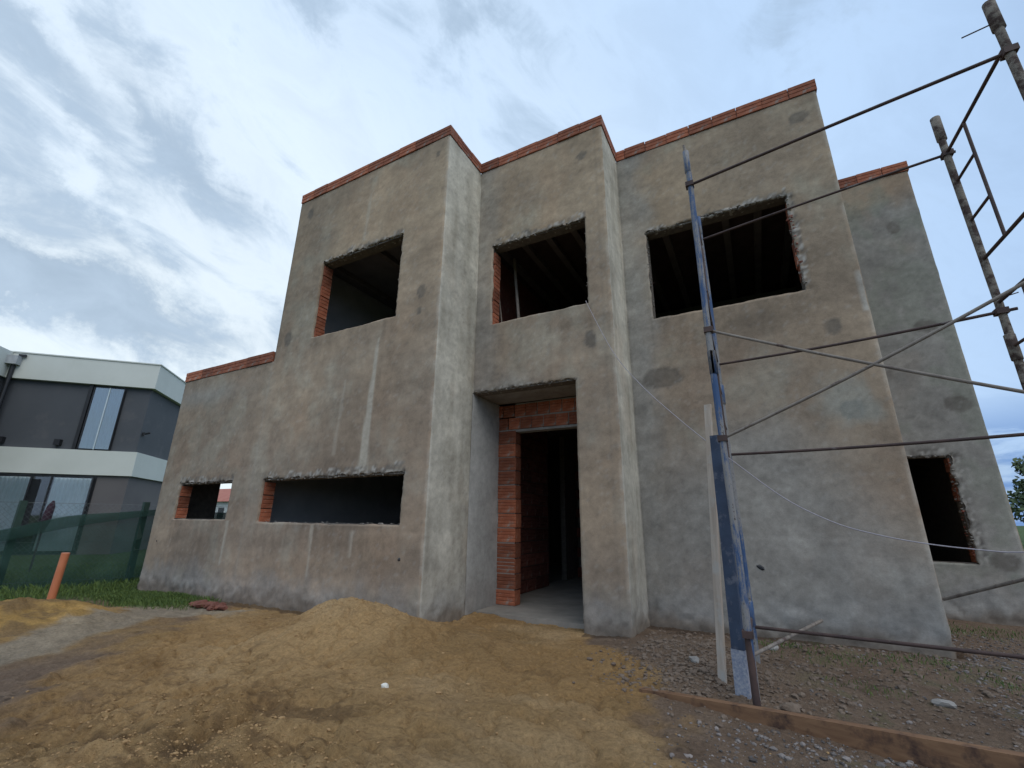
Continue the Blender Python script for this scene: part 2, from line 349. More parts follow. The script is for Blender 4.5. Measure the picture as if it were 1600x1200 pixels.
def gz(x, y, detail=True):
    x = np.asarray(x, float); y = np.asarray(y, float)
    z = -.06 + 0*x
    z = z - .06*sst(-6.5, -9.5, x) - .03*sst(0, 3, x)
    z = z + .10*gauss(x, y, -3.35, 4.0, .8, .5)
    z = z + .10*gauss(x, y, -.75, 4.75, .45, .40) + .05*gauss(x, y, .6, 5.5, 1.0, .25)*(.5+fbm(x*4, y*4, 3, .6, 18))
    # foreground heap
    near = sst(5.2, 4.2, y)*1.0
    z = z +   .27*gauss(x, y, -3.92, 3.60, .45, .42) + .04*gauss(x, y, -4.5, 3.0, .7, .5) + .12*gauss(x, y, -3.15, 3.6, .45, .35)
    z = z + .07*gauss(x, y, -2.7, 2.3, 1.3, .9, .3) + .03*gauss(x, y, -1.4, 1.9, .9, .8)
    z = z + .10*gauss(x, y, -1.0, 1.3, .6, .5) + .16*gauss(x, y, -2.5, 1.15, .55, .4, .4)
    z = z - .07*gauss(x, y, -2.15, 1.62, .12, .10) - .12*gauss(x, y, -1.45, 1.50, .15, .12) + .06*gauss(x, y, -1.62, 1.72, .12, .10)
    z = z - .09*gauss(x, y, -2.62, 1.60, .10, .20, .5) + .05*gauss(x, y, -2.45, 1.75, .12, .12)
    z = z - .06*gauss(x, y, -3.1, 1.45, .22, .07, .6) - .05*gauss(x, y, -3.25, 2.2, .20, .05, .5) + .05*gauss(x, y, -3.0, 2.05, .35, .08, .5) - .04*gauss(x, y, -2.45, 2.1, .25, .08, .2)
    z = z + .05*gauss(x, y, -2.8, 1.75, .10, .25, .5)
    z = z + .24*gauss(x, y, -7.7, 2.2, .85, .55, .2)*(.45+1.1*fbm(x*2.8, y*2.8, 4, .6, 15)) + .05*gauss(x, y, -5.2, 2.9, .5, .5, .3)
    if detail:
        amp = sst(-16, -11, x)*sst(7, 4, x)*sst(9.5, 7.0, y)
        sm = sand_mask(x, y)
        z = z + amp*(.10*(fbm(x*.9, y*.9, 3, .5, 1)-.5) + .050*(fbm(x*2.6, y*2.6, 4, .55, 2)-.5)*(.6+.6*sm) + (.022+.006*sm)*(fbm(x*9, y*9, 4, .6, 4)-.5) + .022*(fbm(x*21, y*21, 3, .7, 14)-.5))
        rz = gauss(x, y, -2.5, 1.5, 1.1, .6, .2)+.7*gauss(x, y, -4.0, 1.9, .9, .5)+.5*gauss(x, y, -3.6, 3.5, .8, .3)
        z = z + amp*rz*(.075*(np.abs(fbm(x*4.6, y*5.2, 4, .6, 16)-.5)*2-.25) + .035*(fbm(x*13, y*13, 3, .65, 17)-.5))
        rid = np.abs(fbm(x*4.2, y*4.2, 3, .6, 9)-.5)*2
        z = z - amp*.028*sst(.16, 0, rid)*sm
    # flat under the house so that nothing pokes through the slab
    ins = sst(-9.7, -9.5, x)*sst(1.6, 1.4, x)
    fy = np.where(x < -3.45, 4.36, np.where(x < -1.34, 5.9, 6.08))
    inside = ins*sst(0, .15, y-fy); inside = np.maximum(inside, sst(1.3, 1.45, x)*sst(3.1, 2.9, x)*sst(0, .12, y-8.5))
    inside = inside*sst(13.2, 13.0, y)
    return z*(1-inside) + (-.22)*inside
def steps(segs):
    o = []
    for a, b, s in segs: n = max(1, int(round((b-a)/s))); o += list(np.linspace(a, b, n, endpoint=False))
    o.append(segs[-1][1]); return np.array(o)
gx = steps([(-900, -100, 100), (-100, -30, 7), (-30, -14, 1.0), (-14, -9, .08), (-9, -5.2, .036), (-5.2, 2.6, .0185), (2.6, 6, .06), (6, 20, .8), (20, 100, 8), (100, 900, 100)])
gy = steps([(-900, -100, 100), (-100, -5, 8), (-5, 0, .6), (0, .5, .05), (.5, 3.6, .0155), (3.6, 5.2, .024), (5.2, 9, .05), (9, 16, .5), (16, 100, 6), (100, 900, 80)])
GX, GY = np.meshgrid(gx, gy, indexing='ij')
GZ = gz(GX, GY)
def lin(r, g, b):
    f = lambda v: ((v/255+.055)/1.055)**2.4 if v > 10 else v/255/12.92
    return np.array([f(r), f(g), f(b)])
def ground_cols(x, y):
    xa2_ = -3.446
    n1 = fbm(x*1.1, y*1.1, 5, .55, 20); n2 = fbm(x*5, y*5, 4, .6, 21); n3 = fbm(x*16, y*16, 3, .6, 22)
    sp = lambda a: a[..., None]
    dirt = np.array([.150, .096, .062]); dirt2 = np.array([.250, .180, .125]); dk = np.array([.055, .037, .026])
    c = dirt*(1-sp(n2)) + dirt2*sp(n2)
    c = c*(1-sp(sst(.60, .78, n1*.5+n3*.5))) + dk*sp(sst(.60, .78, n1*.5+n3*.5))
    sand = np.array([.44, .278, .125]); sand2 = np.array([.335, .200, .082]); damp = np.array([.17, .095, .040])
    cs = sand*(1-sp(sst(.35, .65, n1))) + sand2*sp(sst(.35, .65, n1))
    cs = cs*(1-.45*sp(sst(.56, .72, n2*.6+n3*.4))) + damp*.45*sp(sst(.56, .72, n2*.6+n3*.4))
    cs = cs*(1-.35*sp(gauss(x, y, -1.0, 2.2, .9, .8))) + np.array([.27, .175, .075])*.35*sp(gauss(x, y, -1.0, 2.2, .9, .8))
    sm = sst(.25, .75, sand_mask(x, y)+(n2-.5)*.5); c = c*(1-sp(sm))+cs*sp(sm)
    cre = np.abs(fbm(x*4.6, y*5.2, 4, .6, 16)-.5)*2; rz = np.clip(gauss(x, y, -2.5, 1.5, 1.2, .7, .2)+.7*gauss(x, y, -4.0, 1.9, 1.0, .6), 0, 1)
    q = sst(.13, .0, cre)*rz*.75*sm; c = c*(1-sp(q))+np.array([.15, .085, .038])*sp(q)
    pl = sst(.52, .72, fbm(x*.8+4, y*1.1, 4, .6, 24))*sm*.6; c = c*(1-sp(pl))+np.array([.46, .315, .165])*sp(pl)
    dk2 = sst(.50, .70, fbm(x*1.0+8, y*1.3, 4, .6, 25))*sm*.45; c = c*(1-sp(dk2))+np.array([.255, .160, .068])*sp(dk2)
    ym = yellow_mask(x, y); yc = np.array([.46, .275, .085])*(.45+1.0*sp(n2*.6+n3*.4)); yb = sst(.45, .65, fbm(x*2.3, y*2.9, 4, .65, 27))*.7; yc = yc*(1-sp(yb))+np.array([.20, .125, .06])*sp(yb); c = c*(1-sp(ym)) + yc*sp(ym)
    for (cx, cy, sx, sy, ro, k) in ((-1.45, 1.50, .17, .13, 0, .75), (-2.62, 1.58, .08, .20, .5, .8), (-2.45, 2.1, .30, .12, .2, .55), (-3.1, 1.45, .26, .08, .6, .7), (-3.25, 2.2, .22, .06, .5, .6), (-2.1, 1.25, .35, .12, .1, .4)):
        q = sst(.35, .8, gauss(x, y, cx, cy, sx, sy, ro)+(n2-.5)*.9+(n3-.5)*.5)*k*sm; c = c*(1-sp(q)) + np.array([.125, .072, .034])*sp(q)
    # pale grey muddy track, left
    tr = gauss(x, y, -6.35, 2.5, 1.5, .24, 2.22) + .75*gauss(x, y, -6.9, 3.75, .9, .28, .1)
    tr = sst(.25, .6, tr+(n2-.5)*.6); c = c*(1-sp(tr)) + (np.array([.31, .255, .185])*(.45+1.1*sp(n2*.5+n3*.5)))*.85*sp(tr)+c*.15*sp(tr)
    # dirt strip near the door and darker line of soil at walls
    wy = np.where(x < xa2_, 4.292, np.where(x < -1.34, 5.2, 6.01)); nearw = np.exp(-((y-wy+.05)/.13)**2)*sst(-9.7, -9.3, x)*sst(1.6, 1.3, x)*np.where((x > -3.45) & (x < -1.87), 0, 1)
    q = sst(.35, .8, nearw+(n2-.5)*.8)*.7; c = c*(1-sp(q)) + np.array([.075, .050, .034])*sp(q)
    # lawn beyond
    n4 = fbm(x*2, y*2, 4, .6, 30)
    gr = sst(-8.9, -10.2, x+(n4-.5)*2.0)
    gr = np.maximum(gr, sst(.42, .62, gauss(x, y, -8.5, 3.9, .9, .33)+(n2-.5)*.7))
    gr = np.maximum(gr, sst(9, 14, y)); gr = np.maximum(gr, sst(5, 8, x)); gr = np.maximum(gr, sst(-2, -5, y))
    grp = sst(.60, .72, n2)*sst(-.2, .4, x)*.30; gr = np.maximum(gr, grp)
    gcol = np.array([.055, .085, .022])*(.65+.7*sp(n2)); c = c*(1-sp(gr)) + gcol*sp(gr)
    return c
GC = ground_cols(GX, GY)
nx, ny = len(gx), len(gy)
idx = np.arange(nx*ny).reshape(nx, ny)
Q = np.stack([idx[:-1, :-1], idx[1:, :-1], idx[1:, 1:], idx[:-1, 1:]], -1).reshape(-1, 4)
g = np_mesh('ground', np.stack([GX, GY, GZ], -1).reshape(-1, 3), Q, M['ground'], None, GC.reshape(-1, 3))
g['kind'] = 'structure'
def gz1(x, y): return float(gz(np.array([x]), np.array([y]))[0])

# ------------------------------------------------------------------ the unfinished house
xA0, xA1, xA2, xB1, xC1, xD1 = -9.578, -6.86, -3.446, -1.336, 1.428, 2.93
yA, yB, yC, yD, yE = 4.292, 5.199, 6.009, 8.44, 12.6
zL, zT = 3.62, 6.77          # top of plaster (brick cap above)
CAPH = .185
house = empty('unfinished_house', (-4, 8, 0), 'large two storey house under construction in bare grey render with empty window openings', 'house')
# opening list in wall coordinates: (wall, u0, u1, z0, z1)
HO = {'A': [(-5.975, -4.225, 3.885, 5.245), (-6.60, -3.835, 1.045, 1.652), (-8.94, -7.41, 1.075, 1.652)],
      'B': [(-3.165, -1.662, 3.905, 5.235), (xA2, -1.873, -.3, 2.862)],
      'C': [(-.965, .845, 3.865, 5.275)],
      'D': [(1.62, 2.455, .625, 2.035)],
      'L': [(5.22, 6.75, .98, 2.1)]}
# path of the plastered skin seen from outside: left side, A, return, B, return, C, side, D, right side
path = [(xA0, yE, 'L'), (xA0, yA, 'A'), (xA2, yA, 'r1'), (xA2, yB, 'B'), (xB1, yB, 'r2'), (xB1, yC, 'C'), (xC1, yC, 's'), (xC1, yD, 'D'), (xD1, yD, 'R'), (xD1, yE, None)]
def skin():
    us, pos, nrm, seg, wc = [], [], [], [], []
    for k in range(len(path)-1):
        (x0, y0, w), (x1, y1, _) = path[k], path[k+1]
        L = math.hypot(x1-x0, y1-y0); d = np.array([(x1-x0)/L, (y1-y0)/L]); n = np.array([d[1], -d[0]])
        br = {0.0, L, .012, L-.012}
        conv = lambda c: (c-x0)/d[0] if abs(d[0]) > .5 else (c-y0)/d[1]
        for h in HO.get(w, []):
            for c in h[:2]:
                v = conv(c)
                if .02 < v < L-.02: br.add(round(v, 5))
        if w == 'A': br.add(xA1-xA0)
        br = sorted(br); st = .12 if w in ('L', 'R', 's') else .034
        s = []
        for a, b in zip(br[:-1], br[1:]): m_ = max(1, int(round((b-a)/st))); s += list(np.linspace(a, b, m_, endpoint=False))
        s.append(L)
        if k > 0: s = s[1:]
        for v in s:
            pos.append((x0+d[0]*v, y0+d[1]*v)); nn = n.copy()
            if v >= L-1e-6 and k < len(path)-2:
                (x2, y2) = path[k+2][:2]; L2 = math.hypot(x2-x1, y2-y1); n2 = np.array([(y2-y1)/L2, -(x2-x1)/L2]); nn = (n+n2)
            nrm.append(nn); seg.append(k)
        
    pos = np.array(pos); nrm = np.array(nrm); seg = np.array(seg)
    zb = {-.35, zT, zL, 0.25}
    for hs in HO.values():
        for h in hs: zb |= {h[2], h[3]}
    zb = sorted(z for z in zb if z > -.34 or z == -.35); zs = []
    for a, b in zip(zb[:-1], zb[1:]): m_ = max(1, int(round((b-a)/.034))); zs += list(np.linspace(a, b, m_, endpoint=False))
    zs.append(zT); zs = np.array(zs)
    du = np.r_[0, np.cumsum(np.hypot(*(pos[1:]-pos[:-1]).T))]
    Uu, Zz = np.meshgrid(du, zs, indexing='ij')
    X = np.repeat(pos[:, :1], len(zs), 1); Y = np.repeat(pos[:, 1:], len(zs), 1)
    NX = np.repeat(nrm[:, :1], len(zs), 1); NY = np.repeat(nrm[:, 1:], len(zs), 1)
    # rough trowelled surface, rougher foot
    d = .010*(fbm(Uu*1.1, Zz*1.1, 3, .5, 40)-.5)+.0022*(fbm(Uu*5, Zz*9, 3, .6, 41)-.5)
    foot = sst(.36, .02, Zz+.30*(fbm(Uu*1.5, Zz*0+2, 3, .5, 42)-.5))
    d = d + foot*.055*(fbm(Uu*11, Zz*13, 4, .65, 43)-.45)
    # seam down the line of the tower's left edge, faint
    iscorner = (np.abs(nrm).sum(1) > 1.5)
    wob = .012*(fbm(Uu*3, Zz*4, 4, .6, 44)-.5)
    cor = np.repeat(iscorner[:, None], len(zs), 1)
    d = np.where(cor, -.006+wob*2.0-.010*np.abs(fbm(Uu, Zz*11, 3, .6, 45)-.5), d)
    X = X+NX*d; Y = Y+NY*d
    # keep cells
    xc = (pos[1:, 0]+pos[:-1, 0])/2; yc = (pos[1:, 1]+pos[:-1, 1])/2; zc = (zs[1:]+zs[:-1])/2
    segc = seg[1:]
    keep = np.ones((len(xc), len(zc)), bool)
    names = [p[2] for p in path]
    jx = np.zeros_like(X); jz = np.zeros_like(X)
    PX = np.repeat(pos[:, :1], len(zs), 1); PY = np.repeat(pos[:, 1:], len(zs), 1); SG = np.repeat(seg[:, None], len(zs), 1)
    for w, hs in HO.items():
        k = names.index(w)
        for h in hs:
            c = yc if w == 'L' else xc
            keep[np.ix_((segc == k) & (c > h[0]) & (c < h[1]), (zc > h[2]) & (zc < h[3]))] = False
    k = names.index('A')
    keep[np.ix_(segc == 0, zc > zL)] = False
    keep[np.ix_((segc == 1) & (xc < xA1), zc > zL)] = False
    # ragged opening borders
    RB = np.zeros_like(X)
    rr = np.random.RandomState(3)
    for w, hs in HO.items():
        if w == 'L': continue
        k = names.index(w)
        for h in hs:
            on = (SG == k)
            e = 1e-4
            inx = on & (PX > h[0]-e) & (PX < h[1]+e); inz = on & (Zz > h[2]-e) & (Zz < h[3]+e)
            top = inx & (np.abs(Zz-h[3]) < e); bot = inx & (np.abs(Zz-h[2]) < e)
            lf = inz & (np.abs(PX-h[0]) < e); rt = inz & (np.abs(PX-h[1]) < e)
            ent = h[2] < 0
            a = .035 if not ent else .02
            jz += np.where(top, (fbm(PX*11, PX*0+h[3]*7, 4, .8, 50)-.40)*2.8*a + rr.rand(*X.shape)*.022, 0)
            bw = (.15 if not ent else .05)*sst(.15, .85, fbm(PX*2.3, PX*0+h[3]*5, 3, .7, 57)+.12)
            band = inx & (Zz > h[3]-e) & (Zz < h[3]+bw)
            if w in ('D', 'C'): band = band | (inz & (PX > h[1]-e) & (PX < h[1]+.10))
            rg = band*(fbm(PX*24, Zz*24, 3, .8, 54)-.62)*.07*sst(.14, 0, Zz-h[3])
            X += NX*rg; Y += NY*rg; RB[:] = np.maximum(RB, band*sst(.34, .62, fbm(PX*20, Zz*22, 3, .75, 55)+.25*sst(.09, 0, np.abs(Zz-h[3]))))
            jz += np.where(bot, -(fbm(PX*5, PX*0+h[2]*3, 3, .6, 51)-.4)*1.0*a, 0) if not ent else 0
            if not ent or True:
                s_ = .4 if ent else 1
                rs = 2.6 if w in ('D', ) else (1.6 if w == 'C' else 1)
                if abs(h[0]-xA2) > .01: jx += np.where(lf, -(fbm(Zz*8, Zz*0+h[0]*5, 3, .7, 52)-.35)*a*s_*1.3, 0)
                jx += np.where(rt, (fbm(Zz*9, Zz*0+h[1]*5, 4, .7, 53)-.3)*a*s_*rs*1.3, 0)
    X += jx; Zo = Zz+jz
    # straighten nothing else; colours
    cols = skin_cols(PX, PY, Zz, SG, Uu, names)
    rbn = fbm(PX*30, Zz*30, 2, .6, 56)[..., None]; cols = cols*(1-.8*RB[..., None])+(np.array([.17, .15, .13])*(1-sst(.4, .7, rbn))+np.array([.48, .45, .40])*sst(.4, .7, rbn))*.8*RB[..., None]
    V = np.stack([X, Y, Zo], -1).reshape(-1, 3)
    id_ = np.arange(X.size).reshape(X.shape)
    I, J = np.nonzero(keep)
    Q = np.stack([id_[I, J], id_[I+1, J], id_[I+1, J+1], id_[I, J+1]], -1)
    # thickness: extrude open borders backwards 3 cm
    back = V.copy(); NN = np.stack([NX, NY, 0*NX], -1).reshape(-1, 3); back -= NN*.032
    kp = np.pad(keep, 1)
    ex = []
    for (di, dj, a, b) in ((-1, 0, (0, 1), (0, 0)), (1, 0, (1, 0), (1, 1)), (0, -1, (0, 0), (1, 0)), (0, 1, (1, 1), (0, 1))):
        msk = keep & ~kp[1+di:kp.shape[0]-1+di, 1+dj:kp.shape[1]-1+dj]
        i, j = np.nonzero(msk)
        A_ = id_[i+a[0], j+a[1]]; B_ = id_[i+b[0], j+b[1]]
        ex.append(np.stack([B_, A_, A_+len(V), B_+len(V)], -1))
    ex = np.concatenate(ex)
    used, inv = np.unique(ex, return_inverse=True)
    allV = np.concatenate([V, back]); allC = np.concatenate([cols.reshape(-1, 3)]*2)
    Qa = np.concatenate([Q, ex]); used, inv = np.unique(Qa, return_inverse=True)
    o = np_mesh('plaster_coat', allV[used]-np.array([-4, 8, 0]), inv.reshape(-1, 4), M['plaster'], house, allC[used])
    return o
SPOTS = {'A': [(-6.549, 6.45, .075, .10), (-3.777, 4.166, .07, .10), (-3.784, 3.871, .045, .06), (-6.589, 3.971, .09, .13), (-3.646, 6.504, .035, .05)],
         'B': [(-1.664, 6.358, .075, .075), (-1.653, 3.378, .085, .13)],
         'C': [(1.165, 6.42, .11, .09), (1.06, 3.332, .085, .10), (1.065, 2.339, .11, .12), (-.921, 2.981, .24, .14)],
         'D': [(2.596, 4.001, .13, .10), (2.703, 2.779, .14, .12), (2.547, 5.768, .08, .10), (2.719, .658, .14, .12)]}
def skin_cols(x, y, z, sg, u, names):
    n1 = fbm(u*.7, z*.7, 4, .55, 60); n2 = fbm(u*2.6, z*1.9, 5, .6, 61); n3 = fbm(u*7, z*7, 4, .65, 62); nv = fbm(u*6, z*.6, 4, .55, 63); nh = fbm(u*1.2, z*7, 4, .6, 64)
    sp = lambda a: a[..., None]
    brown = np.array([.350, .266, .186]); brown2 = np.array([.285, .220, .160]); grey = np.array([.300, .272, .212]); pale = np.array([.46, .435, .365])
    c = brown*(1-sp(sst(.35, .65, n1))) + brown2*sp(sst(.35, .65, n1))
    g = sst(.52, .70, n2*.6+n1*.4); c = c*(1-.55*sp(g)) + grey*.55*sp(g)
    W = lambda w: (sg == names.index(w))
    t = np.where(W('C'), sst(3.1, 1.2, z+(n1-.5)*3.0+1.1*np.maximum(x-.3, 0)*sst(.3, .9, z))*.85, 0)
    t = np.maximum(t, np.where(W('C'), sst(-.75, -1.2, x+(n2-.5)*.5), 0))
    t = np.maximum(t, np.where(W('D'), sst(.30, .60, n1+.25-.08*(z-2))*.95, 0)); t = np.maximum(t, np.where(W('B'), sst(-2.9, -3.35, x+(n2-.5)*.3)*.8, 0))
    t = np.maximum(t, np.where(W('B'), sst(3.5, 2.9, z+(n1-.5)*1.2)*sst(-2.2, -3.0, x)*.8, 0))
    gc = np.array([.250, .235, .208])*(1-sp(n3)) + np.array([.345, .325, .288])*sp(n3)
    c = c*(1-sp(t)) + gc*sp(t)
    r = (W('r1') | W('r2')); rp = sst(.30, .62, nv*.65+n2*.35)
    rc = np.array([.35, .325, .265])*(1-sp(rp)) + pale*sp(rp)
    lowmix = sst(2.2, .4, z+(n2-.5)*1.5); rc = rc*(1-.35*sp(lowmix)) + np.array([.29, .265, .225])*.35*sp(lowmix)
    c = np.where(sp(r), rc, c)
    # broad trowel sweeps and cloudiness
    c = c*(1+.42*(sp(n2)-.5)+.20*(sp(n3)-.5)+.26*(sp(nh)-.5)+.10*(sp(nv)-.5)); pk = sp(sst(.5,.75,fbm(u*1.7+9, z*1.2, 4, .6, 69))); c = c*(1+pk*np.array([.03,-.01,-.035]))
    ol = sst(3.0, 5.5, z+(n1-.5)*2)*np.where(W('A')|W('B')|W('C'), 1, .3); c = c*(1+sp(ol)*np.array([.0, .0, -.03]))
    lo = sst(3.2, 1.0, z+(n2-.5)*1.5)*np.where(W('A'), 1, 0); c = c*(1+sp(lo)*np.array([-.05, -.06, -.05]))
    # day joints: each lift of render a little different, with a faint ridge line between
    for (zj, k_) in ((3.02, .16), (1.95, .10), (4.9, .08), (.95, .09)):
        zz_ = z-zj+.06*(fbm(u*.9, z*0+zj, 3, .6, 73)-.5)
        c = c*(1+sp(k_*.55*(sst(-.05, .03, zz_)*sst(.9, .1, zz_)*(n2*1.2-.3)))) ; c = c*(1+sp(.09*np.exp(-(zz_/.012)**2)*sst(.45, .6, fbm(u*2, z*0+zj*3, 3, .6, 74))))
    # long trowel arcs
    ar = fbm(u*1.6+z*.8, z*11-u*3.0, 4, .6, 75); ar2 = fbm(u*1.2-z*.9, z*10+u*4.0, 4, .6, 76); c = c*(1+.24*sp(ar-.5)+.18*sp(ar2-.5))
    bg_ = fbm(u*.45+3, z*.5, 4, .6, 77); c = c*(1+.45*sp(bg_-.5))
    # wet drips below sills
    for w, hs in HO.items():
        if w in ('A', 'B', 'C', 'D'):
            for h in hs:
                if h[2] > 0:
                    dr_ = np.where(W(w) & (x > h[0]-.05) & (x < h[1]+.05) & (z < h[2]), np.exp(-np.maximum(h[2]-z, 0)/(.15+.9*fbm(x*6, x*0+h[2], 3, .7, 78))), 0)*sst(.45, .62, fbm(x*13, x*0+h[2]*2, 3, .7, 79))
                    c = c*(1-.14*sp(dr_))
    # moss-grey tint on D, upper part
    md = np.where(W('D'), sst(.46, .64, n2), 0)*.45; c = c*(1-sp(md)) + np.array([.205, .215, .165])*sp(md)
    # left wing: cool band under the cap, and the vertical seam
    bl = np.where(W('A') & (x < xA1), gauss(z, x, 3.25, -8.8, .13, .8)*.7, 0); c = c*(1-.6*sp(bl)) + np.array([.33, .34, .32])*.6*sp(bl)
    seam = np.where(W('A') & (z < 3.8), np.exp(-((x-xA1+.04+.02*(nv-.5))/.018)**2)*.28+.10*sst(.25, 0, np.abs(x-xA1)), 0); c = c*(1-sp(seam))+np.array([.36, .33, .28])*sp(seam)
    # pale straight streaks (guide strips)
    def strip(x0, z0, x1, z1, w0, w1, k, wall='A', colr=(.47, .42, .34)):
        tt = np.clip((z-z0)/(z1-z0), 0, 1); cx = x0+(x1-x0)*tt; ww = w0+(w1-w0)*tt
        mk = (W(wall) & (z < max(z0, z1)) & (z > min(z0, z1)))*sst(ww+.014, ww-.006, np.abs(x-cx)+(n3-.5)*.012)*k
        return mk, np.array(colr)
    for a in [(-4.51, 3.60, -4.555, 1.72, .012, .085, .80), (-4.555, 1.74, -4.56, 1.69, .085, .095, .55), (-5.08, 3.05, -5.14, 1.95, .02, .03, .35), (-7.34, 1.06, -7.33, .42, .035, .012, .65), (-5.37, 1.03, -5.35, .36, .03, .02, .55),
              (-4.60, .98, -4.61, .66, .03, .02, .5), (-5.02, 6.3, -5.06, 5.4, .02, .03, .4), (-9.1, .5, -9.1, .3, .01, .01, .2)]:
        mk, cc = strip(*a); c = c*(1-sp(mk)) + cc*sp(mk)
    mk, cc = strip(1.40, 4.0, 1.40, 3.45, .012, .02, .6, 'C', (.5, .5, .46)); c = c*(1-sp(mk)) + cc*sp(mk)
    # dark round patches where the scaffold ties were
    for w, ss in SPOTS.items():
        for (cx, cz, rx, rz) in ss:
            a = np.arctan2(z-cz, x-cx); dd = np.hypot((x-cx)/rx, (z-cz)/rz)+(n3-.5)*.7
            mk = np.where(W(w), sst(1.12, .85, dd)*(.42+.5*n3)+.25*np.exp(-((dd-1.0)/.14)**2), 0); c = c*(1-sp(mk)) + np.array([.135, .118, .098])*sp(mk)
    mk = np.where(W('C'), sst(1.0, .5, np.hypot((x-1.0)/.34, (z-2.45)/.42)+(n2-.5)*1.6), 0)*.5; c = c*(1-sp(mk)) + np.array([.33, .35, .31])*sp(mk)
    # pinholes, speckles
    md = np.where(W('D'), 0, 0); spk = sst(.74, .80, fbm(u*30, z*30, 2, .5, 66))*.22; c = c*(1-sp(spk)) + np.array([.42, .40, .36])*sp(spk)
    dsp = sst(.27, .20, fbm(u*30, z*30, 2, .5, 67))*.20; c = c*(1-sp(dsp))+np.array([.12, .105, .09])*sp(dsp)
    # splashed foot
    ft = sst(.50, .12, z+(n2-.5)*.5)*np.where(W('A')|W('C')|W('B')|r, 1, .6); c = c*(1-.55*sp(ft)) + (np.array([.27, .265, .25])*(.6+.8*sp(n3)))*.55*sp(ft)
    f2 = sst(.16, -.05, z+(n3-.5)*.22+(n1-.5)*.15); c = c*(1-.75*sp(f2)) + (np.array([.17, .13, .095])*(.6+.8*sp(n3)))*.75*sp(f2)
    # slightly paler arrises
    for cx, cy in ((xA2, yA), (xB1, yB), (xC1, yC)):
        e = np.exp(-(np.hypot(x-cx, y-cy)/.030)**2)*sst(.30, .7, fbm(u*3, z*5, 4, .7, 80))*sst(.0, .5, z); c = c*(1-.5*sp(e)) + np.array([.46, .44, .385])*.5*sp(e)
    # crack line along pillar B near its right arris
    ck = np.where(W('B') & (np.abs(x-(-1.46)) < .02), np.exp(-((x+1.462)/.008)**2)*.6, 0); c = c*(1-sp(ck)) + np.array([.12, .105, .09])*sp(ck)
    # rusty drips beside the pipes / edges of openings slightly dark and rough
    return np.clip(c, .02, .8)
skin()
# recess walls: side (plastered) and soffit
def plain_skin(name, P0, eu, ev, step, colf, flip=False, rough=.006, mat=None, parent=None):
    P0, eu, ev = map(lambda a: np.array(a, float), (P0, eu, ev)); lu, lv = np.linalg.norm(eu), np.linalg.norm(ev)
    a = np.linspace(0, 1, max(2, int(lu/step))); b = np.linspace(0, 1, max(2, int(lv/step))); A, B = np.meshgrid(a, b, indexing='ij')
    n = np.cross(eu, ev); n /= np.linalg.norm(n)
    d = rough*(fbm(A*lu*3+5, B*lv*3, 4, .6, 70)-.5)*2
    V = P0+A[..., None]*eu+B[..., None]*ev+d[..., None]*n
    id_ = np.arange(A.size).reshape(A.shape); Q = np.stack([id_[:-1, :-1], id_[1:, :-1], id_[1:, 1:], id_[:-1, 1:]], -1).reshape(-1, 4)
    return np_mesh(name, V.reshape(-1, 3)-np.array(parent_origin(parent or house)), Q, mat or M['plaster'], parent or house, colf(A*lu, B*lv).reshape(-1, 3))
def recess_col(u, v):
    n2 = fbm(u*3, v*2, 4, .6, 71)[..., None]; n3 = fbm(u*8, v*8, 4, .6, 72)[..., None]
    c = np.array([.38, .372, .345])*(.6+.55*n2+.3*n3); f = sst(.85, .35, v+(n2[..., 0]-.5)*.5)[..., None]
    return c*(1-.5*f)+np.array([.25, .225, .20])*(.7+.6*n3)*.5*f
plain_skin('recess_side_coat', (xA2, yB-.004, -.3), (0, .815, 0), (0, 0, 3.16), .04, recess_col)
b = MB(); b.box(xA2-.12, xA2-.02, yB+.03, 5.97, -.3, 2.86); b.build('recess_side_wall', M['mortar'], house)
b = MB(); b.box(xA2-.12, -1.8, yB+.032, 5.965, 2.868, 3.02); b.build('recess_soffit', M['concrete'], house)

# wall cores (brickwork behind the render) with the same openings
def core(w, axis, c0, c1, a0, a1, z0, z1, holes, name='wall_core', mat=None):
    """slab between c0..c1 across, a0..a1 along"""
    mb = MB()
    def bx(p0, p1, q0, q1):
        if p1-p0 < .005 or q1-q0 < .005: return
        if axis == 'x': mb.box(p0, p1, c0, c1, q0, q1)
        else: mb.box(c0, c1, p0, p1, q0, q1)
    xs = sorted({a0, a1, *[min(max(h[0], a0), a1) for h in holes], *[min(max(h[1], a0), a1) for h in holes]})
    for p0, p1 in zip(xs[:-1], xs[1:]):
        mid = (p0+p1)/2; hs = sorted([h for h in holes if h[0] < mid < h[1]], key=lambda h: h[2]); z = z0
        for h in hs: bx(p0, p1, z, max(z, h[2])); z = h[3]
        bx(p0, p1, z, z1)
    return mb.build(name, mat or M['corewall'], house)
T = .17
grow = lambda hs, l=.0, r=.0, t=0, bt=0: [(h[0]-l, h[1]+r, h[2]-bt, h[3]+t) for h in hs]
JB = .012   # joint recess: cores start this far behind the visible brick faces
Aup, Akit, Asm = HO['A']; Bup, Bent = HO['B']; Cup = HO['C'][0]; Dw = HO['D'][0]
core('A', 'x', yA+.03, yA+.03+T, xA1, xA2-.03, -.3, zT, [(Aup[0]-JB, *Aup[1:]), (Akit[0]-JB, *Akit[1:])])
core('A', 'x', yA+.03, yA+.03+T, xA0+.03, xA1-.002, -.3, zL, [(Asm[0]-JB, *Asm[1:])])
core('B', 'x', yB+.03, yB+.03+T, xA2+.002, xB1-.03, -.3, zT, [(Bup[0]-JB, *Bup[1:]), (xA2-1, *Bent[1:])])
